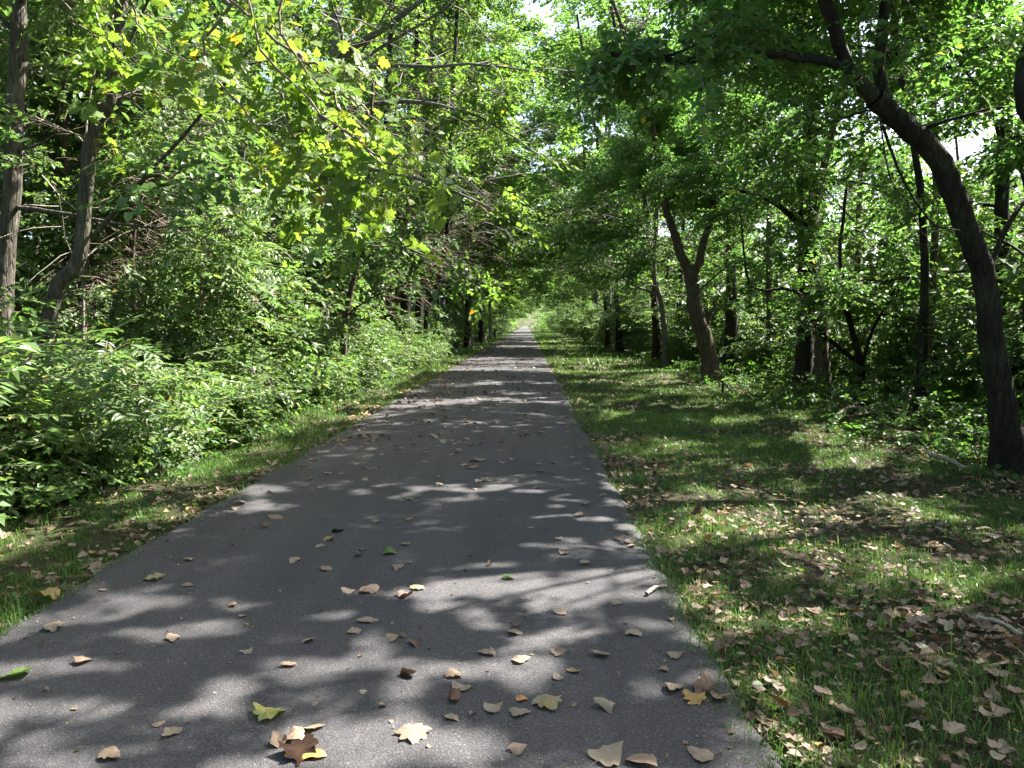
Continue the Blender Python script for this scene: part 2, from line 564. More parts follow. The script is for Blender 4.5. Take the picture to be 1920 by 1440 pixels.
def foliage_mesh(name, kind, pos, leafmat, rg, scale=1.0, tint=.45, droop=-.15, cull=None, yaw=None, tintv=.12, roll=.35):
    n = len(pos)
    yaw = rg.uniform(0, 2 * PI, n) if yaw is None else yaw + rg.normal(0, .5, n)
    a = assemble(kind, pos, yaw, rg.normal(droop, .3, n), rg.normal(0, roll, n), scale * rg.uniform(.75, 1.2, n), tint + rg.normal(0, tintv, n), rg, cull)
    if a is None:
        return None
    return new_mesh(name, a[0], [a[1]], [leafmat, M_TWIG], a[2], a[3])


# where the low sun gets through: leaves whose shadow would fall into a light spot are missing from the crowns
def cull_sun(c):
    x, y, z = c[:, 0], c[:, 1], c[:, 2]
    t = z / SUN[2]
    gx, gy = x - t * SUN[0], y - t * SUN[1]
    keep = np.ones(len(c), bool)
    u = unoise(gx / .25, gy / .185, 3)
    # share of light on the ground, front to back
    f = np.interp(gy, [0, 2, 4.6, 5.0, 5.6, 6.9, 7.3, 10.6, 11.2, 12.2, 12.8, 14, 16, 17, 23, 25, 28, 30, 70],
                  [.33, .33, .3, .24, .2, .24, .02, .01, .18, .18, .1, .22, .4, .3, .35, .7, .45, .58, .6])
    f = np.where(gx > 1.0, f * np.interp(gy, [0, 5, 12, 20, 23, 27, 32], [.45, .5, .5, .9, 1.3, 1.3, 1]), f)
    f = np.where((gx < -2.7) & (gy > 5.2), np.maximum(f, .25), f)
    f = np.where((gx < -3.2) & (gy > 5.2), .75, f)
    band = unoise(gx / 3.2, gy / 1.6, 6)
    u = np.where(gy > 12, .45 * u + .55 * band, u)
    on = (gx > -4.4) & (gx < 5.5) & (gy > -3) & (gy < 90)
    keep &= ~(on & (u > 1 - f) & (z > .6))
    # the wall of shrubs on the left stands in the sun
    t = (x + 4.4) / SUN[0]
    h, yy = z - t * SUN[2], y - t * SUN[1]
    w = unoise(yy / 1.3, h / 1.1, 9)
    hit = (x > -3.4) & (h > -.4) & (h < 7.5) & (yy > 3) & (yy < 40)
    keep &= ~(hit & (w > .24 + .1 * (yy > 14)))
    t = (x + 7.0) / SUN[0]
    h, yy = z - t * SUN[2], y - t * SUN[1]
    hit = (x > -6.2) & (h > -.4) & (h < 8) & (yy > 3) & (yy < 40)
    keep &= ~(hit & (unoise(yy / 1.1, h / 1.0, 7) > .68))
    # sun reaches down into the woods on the right
    t = (x - 8.0) / SUN[0]
    h, yy = z - t * SUN[2], y - t * SUN[1]
    hit = (x > 8.6) & (h > -.4) & (h < np.where(yy > 14, 8, 5.5)) & (yy > 5) & (yy < 45)
    keep &= ~(hit & (unoise(yy / 1.3, h / 1.2, 10) > .33))
    t = (x - 5.2) / SUN[0]
    h, yy = z - t * SUN[2], y - t * SUN[1]
    hit = (x > 6.0) & (h > 1.0) & (h < np.where(yy > 14, 9, 3.8)) & (yy > 7) & (yy < 45)
    keep &= ~(hit & (unoise(yy / 1.1, h / 1.0, 13) > .5))
    t = (x + 3.5) / SUN[0]
    h, yy = z - t * SUN[2], y - t * SUN[1]
    hit = (x > 0) & (h > -.4) & (h < 14) & (yy > 18) & (yy < 75)
    keep &= ~(hit & (unoise(yy / 1.6, h / 1.4, 8) > .62))
    # and so does the drooping sycamore branch
    t = (x + 1.9) / SUN[0]
    h, yy = z - t * SUN[2], y - t * SUN[1]
    hit = (x > -.2) & (h > 2.0) & (h < 6.2) & (yy > 4.5) & (yy < 10.5)
    keep &= ~(hit & (unoise(yy / .8, h / .8, 11) > .1))
    return keep


# ------------------------------------------------------------------ trees
def bend(p0, d, L, n, rg, wob=.12, lift=0.0):
    d = np.array(d, float); d /= np.linalg.norm(d)
    pts = [np.array(p0, float)]
    for i in range(n):
        d = d + rg.normal(0, wob, 3) + np.array([0, 0, lift / n])
        d /= np.linalg.norm(d)
        pts.append(pts[-1] + d * L / n)
    return np.array(pts)


def grow(rg, trunk, r0, n_limb, t0, limb_len, spray_n, elev=(15, 55), aim=None, sub_n=6, lift=-.25, r_limb=.3, top=True):
    """limbs and sub branches round a trunk polyline; returns wood tubes (list of (pts, radii, sides)) and spray positions, yaws"""
    n = len(trunk)
    wood, subs = [], []
    az0 = rg.uniform(0, 2 * PI)
    for i in range(n_limb):
        t = t0 + (1 - t0) * (i + rg.uniform(.1, .9)) / n_limb
        j = min(int(t * (n - 1)), n - 2); f = t * (n - 1) - j
        p = trunk[j] * (1 - f) + trunk[j + 1] * f
        az = az0 + i * 2.4 + rg.normal(0, .3)
        if aim is not None and rg.random() < aim[1]:
            az = aim[0] + rg.normal(0, .7)
        el = R(rg.uniform(*elev) + 25 * max(0, t - .7))
        L = limb_len * rg.uniform(.7, 1.15) * (1 - .45 * max(0, (t - t0) / (1 - t0 + 1e-6)) ** 1.5)
        pts = bend(p, (math.cos(az) * math.cos(el), math.sin(az) * math.cos(el), math.sin(el)), L, 6, rg, .1, lift)
        rl = max(.012, r0 * r_limb * (1 - .5 * t) * L / limb_len)
        wood.append((pts, np.linspace(rl, rl * .25, 7), 5))
        subs.append((pts[3:], .5))
        for k in range(sub_n):
            f2 = .25 + .75 * (k + rg.random()) / sub_n
            jj = min(int(f2 * 6), 5); q = pts[jj] + (pts[jj + 1] - pts[jj]) * (f2 * 6 - jj)
            dd = pts[jj + 1] - pts[jj]; dd /= np.linalg.norm(dd)
            a2 = math.atan2(dd[1], dd[0]) + (1 if k % 2 else -1) * rg.uniform(.5, 1.2)
            e2 = rg.normal(.05, .35)
            l2 = L * rg.uniform(.3, .55) * (1.15 - .6 * f2)
            sp = bend(q, (math.cos(a2) * math.cos(e2), math.sin(a2) * math.cos(e2), math.sin(e2)), l2, 4, rg, .14, -.3)
            wood.append((sp, np.linspace(rl * .35, .004, 5), 3))
            subs.append((sp, 1.0))
    if top:
        subs.append((trunk[int(n * .8):], .6))
    lens = np.array([np.linalg.norm(np.diff(s, axis=0), axis=1).sum() * w for s, w in subs])
    pick = rg.choice(len(subs), spray_n, p=lens / lens.sum())
    pos = np.zeros((spray_n, 3)); yaw = np.zeros(spray_n)
    for k, i in enumerate(pick):
        s = subs[i][0]
        f = (rg.random() ** .8) * (len(s) - 1.001); j = int(f)
        d = s[j + 1] - s[j]
        pos[k] = s[j] + d * (f - j)
        yaw[k] = math.atan2(d[1], d[0]) - PI / 2 + rg.choice([-1, 1]) * rg.uniform(0, 1.2)
    pos += rg.normal(0, .12, pos.shape)
    return wood, pos, yaw


def tree_thing(name, label, base, trunk, radii, barkm, wood, crown, group=None, extra=None, sides=12, flare=.5, rough=.05, seed=1, limbs=(), cat='tree'):
    """parts: trunk (with its thin boughs), limb, crown"""
    rg = np.random.default_rng(seed)
    base = np.array(base, float)
    t = empty(name, base)
    tag(t, label, cat, group)
    pm = Parts()
    pm.add(*tube(trunk - base, radii, sides, rough, rg, flare))
    for pts, rr, k in wood:
        pm.add(*tube(pts - base, rr, k))
    link('trunk', pm.mesh('trunk', [barkm]), t)
    for pts, rr, lw in limbs:
        q = Parts(); q.add(*tube(pts - base, rr, 8, .05, rg))
        for p2, r2, k2 in lw:
            q.add(*tube(p2 - base, r2, k2))
        link('limb', q.mesh('limb', [barkm]), t)
    if crown is not None:
        crown.transform(Matrix.Translation(Vector(-base)))
        link('crown', crown, t)
    return t


def tree(name, label, trunk_pts, r0, r1, barkm, seed, kind='fine', leafm=None, n_limb=12, t0=.35, limb_len=3.5, spray_n=900, scale=1.0, tint=.45, aim=None, elev=(10, 50),
         cull=cull_sun, limbs=(), group=None, nseg=22, lift=-.25, flare=.5, sub_n=6, sides=12, extra_limb_sprays=0, droop=-.2, cat='tree', r_limb=.3, rough=.05, limb_t0=.3):
    rg = np.random.default_rng(seed)
    tp = curve_pts(trunk_pts, nseg)
    tp[1:-1] += rg.normal(0, r0 * .06, tp[1:-1].shape) * [1, 1, .3]
    h = np.linspace(0, 1, nseg)
    rad = r0 + (r1 - r0) * h ** .8
    wood, pos, yaw = grow(rg, tp, r0, n_limb, t0, limb_len, spray_n, elev, aim, sub_n, lift, r_limb)
    LM = []
    for lp, a, b, ns in limbs:
        l = curve_pts(lp, 16)
        l[1:] += rg.normal(0, a * .15, l[1:].shape)
        w2 = []
        if ns:
            w2, p2, y2 = grow(rg, l, a, max(4, int(ns / 70)), limb_t0, limb_len * .45, ns, (-10, 35), None, 4, -.3, .35)
            pos = np.vstack([pos, p2]); yaw = np.concatenate([yaw, y2])
        LM.append((l, a + (b - a) * np.linspace(0, 1, 16), w2))
    crown = foliage_mesh('crown', kind, pos, leafm or M_LEAF_R, rg, scale, tint, droop, cull, yaw)
    base = tp[0].copy()
    return tree_thing(name, label, base, tp, rad, barkm, wood, crown, group, None, sides, flare, rough, seed, LM, cat)


def up(p, pts):
    return np.array(pts)


def ext(pts, *more):
    """append points given as offsets from the last one"""
    pts = [np.array(p, float) for p in pts]
    for m in more:
        pts.append(pts[-1] + np.array(m, float))
    return pts


def base_at(x, y, d):
    p = px(x, y, d)
    p[2] = float(ground_z(p[0], p[1])) - .05
    return p


# --- right-hand side
b = base_at(1900, 880, 7.95)
tr = [b, px(1880, 760, 7.95), px(1858, 620, 7.9), px(1845, 520, 7.9), px(1800, 400, 7.8), px(1758, 295, 7.75), px(1690, 232, 7.7), px(1640, 185, 7.65)]
fork = tr[-1]
la = [fork, px(1590, 120, 7.6), px(1545, 0, 7.5), px(1480, -160, 7.4), px(1380, -340, 7.2), px(1250, -500, 7.0)]
lb = [px(1660, 208, 7.65), px(1650, 130, 7.8), px(1658, 0, 8.0), px(1690, -200, 8.3), px(1740, -420, 8.8), px(1760, -620, 9.2)]
lc = [px(1592, 125, 7.6), px(1500, 108, 7.5), px(1400, 98, 7.4), px(1275, 116, 7.2), px(1150, 100, 6.9)]
ld = [px(1850, 520, 7.9), px(1890, 420, 8.1), px(1960, 330, 8.3), px(2060, 200, 8.6), px(2150, 0, 9)]
tree('leaning_tree', 'dark leaning tree with bent trunk at the right edge of the picture', tr, .118, .095, M_BARK_D, 11, 'fine', M_LEAF_R, 3, .8, 2.2, 150,
     limbs=[(la, .075, .03, 1500), (lb, .068, .03, 1500), (lc, .052, .022, 170), (ld, .03, .012, 260), ([px(1655, 235, 7.6), px(1690, 330, 7.5), px(1745, 415, 7.4), px(1800, 432, 7.5)], .014, .006, 0), ([px(1650, 225, 7.6), px(1668, 330, 7.4), px(1700, 380, 7.3), px(1730, 440, 7.3)], .008, .004, 0)], nseg=34, flare=.95, scale=1.05, tint=.35, droop=-.3, limb_t0=.5)

b = base_at(2080, 960, 6.6)
tree('elbow_tree', 'dark tree whose bent bough pokes in at the right picture edge', [b, px(2080, 700, 6.6), px(2040, 500, 6.6), px(1990, 300, 6.6), px(1925, 175, 6.6), px(1950, 60, 6.7), px(2030, -150, 7), px(2060, -500, 7.5), px(2000, -800, 8)],
     .12, .07, M_BARK_D, 12, 'fine', M_LEAF_R, 18, .7, 4.0, 3200, scale=1.15, tint=.4, aim=(PI * .92, .6), elev=(20, 55), lift=.05)  # crown above the view thickened to shade the front of the path

b = base_at(1335, 716, 20.2)
fk = px(1298, 535, 20)
tree('forked_tree', 'brown forked tree with a broad split trunk beside the right verge', [b, px(1325, 650, 20.2), px(1305, 590, 20), fk], .22, .17, M_BARK_B, 13, 'fine', M_LEAF_R, 2, .8, 2.5, 60,
     limbs=[([px(1299, 550, 20), px(1283, 490, 20), px(1258, 420, 19.8), px(1243, 370, 19.6), px(1225, 250, 19.3), px(1180, 90, 19), px(1130, -60, 18.5)], .14, .035, 1100),
            ([fk, px(1313, 480, 20), px(1328, 430, 20), px(1338, 370, 20.2), px(1350, 250, 20.6), px(1390, 80, 21), px(1420, -80, 21.4)], .13, .035, 1100),
            ([px(1318, 625, 20.2), px(1330, 595, 20.2), px(1347, 555, 20.3)], .06, .03, 0)], nseg=16, flare=.4, scale=1.15, sides=14, rough=.07, tint=.45, limb_t0=.5)

b = base_at(1372, 690, 24)
tree('vine_clad_tree', 'straight ivy-wrapped tree just behind the forked trunk', [b, px(1372, 560, 24), px(1370, 420, 24), px(1378, 250, 24), px(1385, 60, 24), px(1380, -200, 24.5)], .19, .06, M_BARK_D, 14, 'fine', M_LEAF_R, 14, .35, 3.2, 1500, scale=1.2)
b = base_at(1443, 705, 21)
tree('slim_tree', 'slim straight brown trunk between the forked tree and the twin trunks', [b, px(1443, 600, 21), px(1441, 480, 21), px(1444, 300, 21), px(1450, 50, 21.3)], .11, .04, M_BARK_B, 15, 'fine', M_LEAF_R, 10, .45, 2.6, 800, scale=1.1)
b = base_at(1508, 735, 17)
tree('twin_trunk_tree', 'ivy-grown trunk, left one of the twin trunks on the right', [b, px(1508, 640, 17), px(1512, 540, 17), px(1508, 420, 17), px(1520, 260, 17), px(1500, 60, 16.8), px(1480, -250, 16.5), px(1450, -500, 16)], .2, .07, M_BARK_D, 16, 'fine', M_LEAF_R, 12, .45, 3.4, 1500, scale=1.1,
     limbs=[([px(1508, 440, 17), px(1490, 412, 16.9), px(1440, 375, 16.6), px(1345, 348, 16.2), px(1250, 330, 15.6)], .075, .02, 320)])
b = base_at(1543, 742, 16.6)
tree('twin_trunk_tree', 'bare brown trunk, right one of the twin trunks on the right', [b, px(1541, 640, 16.6), px(1535, 560, 16.6), px(1522, 500, 16.7), px(1530, 380, 17), px(1570, 200, 17.2), px(1600, 0, 17.5), px(1640, -300, 18)], .16, .05, M_BARK_B, 17, 'fine', M_LEAF_R, 11, .5, 3.2, 1300, scale=1.1)
b = base_at(1615, 745, 15.5)
tree('crooked_sapling', 'small crooked dark tree with arching boughs right of the twin trunks', [b, px(1614, 700, 15.5), px(1612, 672, 15.5), px(1600, 630, 15.5), px(1585, 560, 15.6), px(1575, 470, 15.8), px(1590, 330, 16)], .1, .025, M_BARK_D, 18, 'fine', M_LEAF_R, 8, .5, 2.0, 450,
     limbs=[([px(1614, 682, 15.5), px(1570, 650, 15.4), px(1530, 615, 15.3), px(1512, 565, 15.2), px(1480, 540, 15.1), px(1412, 543, 15), px(1395, 480, 15), px(1388, 400, 15)], .05, .014, 40),
            ([px(1615, 685, 15.5), px(1640, 610, 15.5), px(1680, 540, 15.6), px(1700, 470, 15.7)], .04, .012, 120)], scale=1.05)
b = base_at(1250, 688, 27)
tree('grey_leaning_tree', 'thin grey crooked tree left of the forked trunk', [b, px(1247, 640, 27), px(1240, 570, 27), px(1226, 510, 27), px(1232, 400, 27), px(1220, 250, 26.5), px(1190, 80, 26)], .13, .04, M_BARK_G, 19, 'fine', M_LEAF_R, 12, .35, 3.2, 1300, scale=1.35,
     limbs=[([px(1232, 552, 27), px(1190, 535, 26.8), px(1155, 505, 26.6), px(1120, 440, 26)], .05, .012, 120)], aim=(PI, .45))
b = base_at(1140, 642, 46)
tree('slender_tree', 'slender dark trunk farthest along the right verge', [b, px(1139, 600, 46), px(1133, 560, 46), px(1125, 480, 45), px(1100, 330, 44), px(1080, 150, 43)], .17, .05, M_BARK_D, 20, 'fine', M_LEAF_R, 15, .3, 4.5, 1500, scale=1.9, aim=(PI, .4))
# right woods behind the first row: unique crowns that shade the path
spots = [(7.5, 11.5, 11), (9.5, 8.0, 12), (8.6, 14.2, 12), (6.3, 24.5, 12), (6.1, 31, 13), (8.5, 20, 13), (10, 27, 14), (11.5, 16.5, 13), (6.4, 37, 14), (9, 34, 15), (8.4, 5.0, 11)]
lab = ['slanting trunk behind the leaning tree', 'tree half hidden behind the leaning trunk', 'trunk between the twin trunks and the leaning tree', 'tree behind the grey crooked trunk', 'tree by the verge past the grey crooked trunk',
       'tree deep behind the forked trunk', 'tall tree behind the slim brown trunk', 'tree deep behind the twin trunks', 'tree by the right verge in the distance', 'tall tree behind the right verge in the distance', 'leafy tree just outside on the right, its boughs overhanging']
for i, (x, y, hh) in enumerate(spots):
    g = np.random.default_rng(100 + i)
    zb = float(ground_z(x, y)) - .05
    lean = g.normal(0, .5, 2)
    pts = [(x, y, zb), (x + lean[0] * .2, y + lean[1] * .2, hh * .3), (x + lean[0] * .5, y + lean[1] * .4, hh * .6), (x + lean[0] - .5, y + lean[1], hh)]
    far = y > 22
    tree('woodland_tree', lab[i], pts, g.uniform(.1, .19), .04, [M_BARK_D, M_BARK_B][i % 2], 200 + i, 'fine', M_LEAF_R, 14, .22 if y < 18 else .27, 3.6 if not far else 5.0, 1300 if not far else 1350, scale=1.18 if not far else 1.75, aim=(PI * .95, .35 if not far else .6), tint=.5, group='trees of the right woods')

for i, (x, y, hh, lb_) in enumerate([(5.0, 29.5, 15, 'tree arching over the path from the right past the grey crooked trunk'), (4.9, 40.5, 17, 'second tree arching over the path from the right, farther off')]):
    tree('arching_tree', lb_, [(x, y, -.1), (x - .3, y, 4), (x - 1.0, y, 9), (x - 2.4, y - .5, hh)], .16, .05, M_BARK_D, 260 + i, 'fine', M_LEAF_R, 18, .3, 4.6, 1400, scale=1.7, aim=(PI, .65), tint=.65)

tree('canopy_tree', 'slim dark stem left of the leaning tree, its crown added to shade the path', [(6.4, 12.6, -.15), (6.3, 12.5, 3), (5.8, 12.6, 6), (5.0, 12.8, 11)], .075, .03, M_BARK_D, 281, 'fine', M_LEAF_R, 20, .5, 3.4, 1900, scale=1.2, tint=.4, aim=(PI, .4))  # crown added, mostly above the view, to keep sun off the path
tree('canopy_tree', 'slim brown stem between the crooked sapling and the leaning tree, crown added for shade', [(7.4, 14.4, -.15), (7.4, 14.3, 4), (7.0, 14.4, 8), (6.4, 14.6, 13)], .08, .03, M_BARK_B, 282, 'fine', M_LEAF_R, 20, .5, 3.6, 1800, scale=1.25, tint=.4, aim=(PI, .3))  # second crown added up high for more shade on the path

# --- left-hand side
for i, (x, y, hh, lb_) in enumerate([(-5.1, 27.5, 16, 'tree arching over the path from the left beside the dark trunk cluster'), (-5.0, 44, 18, 'second tree arching over the path from the left, farther off')]):
    tree('arching_tree', lb_, [(x, y, -.3), (x + .3, y, 4), (x + 1.0, y, 9), (x + 2.2, y - .5, hh)], .17, .05, M_BARK_G, 270 + i, 'fine2', M_LEAF_S, 18, .25, 4.8, 1300, scale=1.35, aim=(0, .65), tint=.3)
b = base_at(-15, 800, 9.0)
tree('peeling_bark_tree', 'straight brown trunk with peeling bark at the left picture edge', [b, px(5, 560, 9.0), px(20, 400, 9.0), px(29, 200, 9.0), px(38, 0, 9.0), px(50, -300, 9.2), px(40, -700, 9.4)], .11, .07, M_BARK_N, 31, 'mid', M_LEAF_L, 8, .62, 2.6, 420, scale=.95,
     limbs=[([px(24, 388, 9), px(130, 402, 8.8), px(250, 424, 8.6), px(370, 424, 8.4)], .03, .008, 0), ([px(30, 280, 9), px(70, 272, 8.9), px(105, 250, 8.8)], .02, .006, 0), ([px(32, 60, 9), px(-10, 20, 8.9), px(-60, -60, 8.8)], .03, .01, 0)], rough=.08, flare=.3)
b = base_at(60, 760, 8.6)
tree('bent_tree', 'dark curved trunk second from the left picture edge', [b, px(92, 585, 8.6), px(146, 490, 8.6), px(158, 400, 8.6), px(164, 300, 8.5), px(181, 235, 8.5), px(205, 190, 8.5), px(215, 110, 8.5), px(230, 0, 8.5), px(260, -300, 8.4), px(300, -650, 8.2)], .085, .055, M_BARK_N, 32, 'mid', M_LEAF_L, 8, .62, 2.8, 420, scale=.95, nseg=30,
     limbs=[([px(178, 440, 8.5), px(255, 352, 8.3), px(330, 270, 8.1), px(420, 160, 7.9), px(470, 90, 7.8)], .03, .008, 90), ([px(165, 340, 8.6), px(200, 230, 8.7), px(270, 120, 8.8)], .02, .006, 30)], flare=.2)
b = base_at(265, 700, 14)
tree('pale_trunk_tree', 'pale straight trunk third from the left picture edge', [b, px(268, 560, 14), px(268, 300, 14), px(268, 100, 14), px(272, -200, 14), px(270, -500, 14.2)], .095, .05, M_BARK_G, 33, 'mid', M_LEAF_L, 14, .3, 2.8, 700, scale=1.1)
b = base_at(592, 670, 17)
tree('grey_sycamore', 'big smooth grey trunk with a forking limb behind the sunlit sycamore leaves', [b, px(594, 520, 17), px(596, 360, 17), px(610, 220, 17), px(632, 100, 17), px(630, 0, 17), px(640, -200, 17), px(660, -500, 17.5)], .24, .12, M_BARK_G, 34, 'mid', M_LEAF_S, 16, .4, 4.5, 1300, scale=1.1, tint=.25, aim=(.1, .6),
     limbs=[([px(630, 110, 17), px(690, 72, 16.6), px(790, 0, 16), px(900, -110, 15.4)], .09, .03, 200),
            ([px(600, 330, 17), px(700, 320, 16.2), px(830, 350, 15.2), px(960, 410, 14.4)], .05, .012, 260), ([px(612, 210, 17), px(760, 190, 16.5), px(900, 220, 16), px(1010, 290, 15.6)], .06, .012, 300),
            ([px(600, 420, 17), px(690, 440, 15.8), px(800, 480, 14.8), px(880, 520, 14.2)], .04, .01, 150)], limb_t0=.22)
b = base_at(640, 672, 16)
tree('leaning_young_tree', 'reddish leaning stem lit at its foot, left of the dark trunk cluster', [b, px(646, 620, 16), px(655, 560, 16), px(672, 480, 16), px(690, 350, 16.3), px(700, 150, 16.6)], .09, .03, M_BARK_B, 35, 'mid', M_LEAF_L, 12, .25, 2.6, 600, scale=1.1, tint=.4)
b = base_at(598, 655, 18)
tree('leaning_young_tree', 'slim leaning stem between the grey sycamore and the reddish stem', [b, px(606, 610, 18), px(620, 550, 18), px(632, 470, 18), px(640, 330, 18), px(650, 150, 18)], .085, .03, M_BARK_B, 36, 'mid', M_LEAF_L, 12, .3, 2.6, 500, scale=1.1, tint=.3)
for i, (x0, x1, d, r, lb_) in enumerate([(760, 762, 27, .2, 'dark thick trunk, left one of the dark trunk cluster left of the path'), (786, 790, 28, .19, 'dark ridged trunk, right one of the dark trunk cluster left of the path'), (800, 835, 26, .09, 'slim dark stem leaning towards the path by the trunk cluster'), (700, 712, 25, .12, 'brown trunk left of the dark trunk cluster')]):
    b = base_at(x0, 645, d)
    tree('dark_trunk_tree', lb_, [b, px(x0, 590, d), px((x0 + x1) / 2, 540, d), px(x1, 470, d), px(x1 + 8, 300, d), px(x1 + 20, 60, d), px(x1 + 30, -150, d)], r, .06, M_BARK_D, 40 + i, 'fine2', M_LEAF_S if i < 2 else M_LEAF_L, 16, .3, 4.2 if i < 2 else 3, 700, scale=1.25, tint=.2, aim=(.1, .55), cull=cull_sun)
# left understory trees with low crowns
spots = [(-6.6, 11.5, 7, 'mid'), (-8.6, 10.2, 6.5, 'pinnate'), (-8.6, 13, 9, 'mid'), (-6.0, 14.5, 6.5, 'pinnate'), (-9.5, 17, 10, 'mid'), (-7.2, 19.5, 9, 'mid'), (-5.6, 20.5, 5.5, 'pinnate'), (-10, 10.5, 9, 'mid'), (-6.2, 24, 9, 'mid'), (-11, 23, 11, 'mid'), (-5.4, 32, 16, 'fine'), (-7.8, 29, 14, 'mid'), (-5.8, 39, 18, 'fine'), (-8.8, 36, 13, 'mid')]
for i, (x, y, hh, kd, lb_) in enumerate([(-5.7, 10.9, 4.2, 'fine', 'fine-leaved sapling in the thicket before the pale trunk'), (-4.7, 10.6, 3.0, 'pinnate', 'feathery sapling leaning out over the left verge'), (-5.9, 12.4, 5.0, 'fine', 'fine-leaved young tree in the thicket right of the pale trunk'),
        (-4.8, 13.2, 3.4, 'mid', 'sapling at the verge before the grey sycamore'), (-5.3, 16.5, 4.6, 'fine', 'fine-leaved young tree left of the reddish stem'), (-4.8, 18.8, 3.6, 'mid', 'sapling at the verge below the dark trunk cluster'), (-7.4, 10.6, 7.0, 'fine', 'taller fine-leaved tree behind the pale trunk'), (-5.2, 22.8, 5.0, 'fine', 'fine-leaved young tree beside the dark trunk cluster'),
        (-8.2, 15.5, 8.0, 'fine', 'fine-leaved tree deep behind the grey sycamore'), (-6.4, 17.6, 7.0, 'fine', 'fine-leaved tree right behind the grey sycamore'), (-6.7, 11.4, 5.5, 'fine', 'fine-leaved young tree right behind the curved trunk'), (-8.1, 11.6, 7.5, 'fine', 'fine-leaved tree behind the peeling trunk'), (-7.3, 13.4, 6.5, 'mid', 'young tree filling the gap left of the pale trunk')]):
    g = np.random.default_rng(350 + i)
    zb = float(ground_z(x, y)) - .05
    tree('sapling', lb_, [(x, y, zb), (x + .1, y, hh * .35), (x + .2, y + g.normal(0, .2), hh * .7), (x + .5, y + g.normal(0, .3), hh)], .03 + hh * .006, .008, [M_BARK_B, M_TWIG, M_BARK_G][i % 3], 360 + i, kd, M_LEAF_L, 16, .12, hh * .42, int(130 + 75 * hh), scale=.95, tint=.55, aim=(0, .3), sides=8, flare=.1, nseg=16, group='saplings in the left thicket')
for i, (x, y, hh, lb_) in enumerate([(-5.9, 12.9, 5.5, 'bare dead sapling with pale twigs right of the pale trunk'), (-6.0, 10.2, 6.5, 'bare dead sapling with brown twigs before the pale trunk'), (-4.9, 11.8, 4.0, 'small dead bush of pale twigs at the left verge'), (-6.4, 14.0, 7.0, 'bare dead sapling between the pale trunk and the grey sycamore')]):
    g = np.random.default_rng(380 + i)
    zb = float(ground_z(x, y)) - .05
    tree('dead_sapling', lb_, [(x, y, zb), (x + .1, y, hh * .35), (x + .3, y, hh * .7), (x + .8, y + g.normal(0, .3), hh)], .03, .006, M_DEAD, 390 + i, 'fine', M_DRY, 14, .2, hh * .33, 14, scale=.7, tint=.35, sides=7, flare=.1, nseg=16, r_limb=.4, group='dead saplings in the left thicket')
lab = ['young tree behind the curved dark trunk', 'feathery-leaved young tree at far left behind the peeling trunk', 'leafy tree behind the pale straight trunk', 'feathery-leaved young tree right of the pale trunk', 'taller tree deep in the left woods behind the pale trunk', 'leafy tree left of the grey sycamore',
       'feathery-leaved sapling at the foot of the grey sycamore', 'leafy tree deep at far left', 'leafy tree behind the reddish leaning stem', 'tall tree deep behind the grey sycamore', 'tree by the left verge past the dark trunk cluster', 'tall tree behind the dark trunk cluster', 'second tree by the left verge past the dark trunk cluster', 'tall tree deep in the left woods in the distance']
for i, (x, y, hh, kd) in enumerate(spots):
    g = np.random.default_rng(300 + i)
    zb = float(ground_z(x, y)) - .05
    l0 = g.normal(0, .35, 2)
    pts = [(x, y, zb), (x + l0[0] * .3, y + l0[1] * .3, hh * .3), (x + l0[0] * .4, y + l0[1], hh * .65), (x + l0[0] + .4, y + l0[1], hh)]
    far = y > 22
    if kd == 'mid' and (y > 13 or x < -8):
        kd = 'fine2'
    tree('understory_tree', lab[i], pts, g.uniform(.05, .1) * (1.4 if far else 1), .02, [M_BARK_B, M_BARK_G][i % 2], 400 + i, kd, M_LEAF_S if kd == 'fine' else M_LEAF_L, 14 if not far else 20, .14 if not far else .27, 2.4 if not far else 5.0, 600 if not far else 900, scale=1.0 if not far else 1.62, tint=.4, aim=(.1, .3 if not far else .6), group='young trees of the left woods')

# ------------------------------------------------------------------ copied trees farther along the path
def make_proto(seed, hh, crown_r, kind_scale, t0, n_spray, barkm, leafm, tint):
    g = np.random.default_rng(seed)
    l0 = g.normal(0, .5, 2)
    tp = curve_pts([(0, 0, -.1), (l0[0] * .2, l0[1] * .2, hh * .3), (l0[0] * .6, l0[1] * .5, hh * .65), (l0[0], l0[1], hh)], 14)
    wood, pos, yaw = grow(g, tp, .15, 20, t0, crown_r, n_spray, (8, 50), None, 6, -.25, .3)
    rr = np.hypot(pos[:, 0], pos[:, 1])
    ok = ~((rr > 1.2) & (pos[:, 2] < 2.6)) & ~((rr > 2.4) & (pos[:, 2] < 3.6))
    ok &= unoise(pos[:, 0] / 1.7 + pos[:, 2] * .33, pos[:, 1] / 1.7 + pos[:, 2] * .41, seed) < .6
    pos, yaw = pos[ok], yaw[ok]
    crown = foliage_mesh('crown', 'far', pos, leafm, g, kind_scale, tint, -.2, None, yaw)
    pm = Parts()
    pm.add(*tube(tp, np.linspace(.115, .035, 14), 9, .05, g, .4))
    for pts, rr, k in wood:
        pm.add(*tube(pts, rr, k))
    return pm.mesh('trunk', [barkm]), crown


PROTO = [make_proto(501, 15, 5.4, .9, .2, 2300, M_BARK_D, M_LEAF_F, .5), make_proto(502, 18, 5.6, .95, .19, 2200, M_BARK_G, M_LEAF_F, .35), make_proto(503, 13, 4.6, .85, .2, 2000, M_BARK_B, M_LEAF_F, .65),
         make_proto(504, 20, 5.5, .95, .18, 2300, M_BARK_D, M_LEAF_F, .45), make_proto(505, 10, 4.0, .8, .25, 1700, M_BARK_B, M_LEAF_F, .55)]


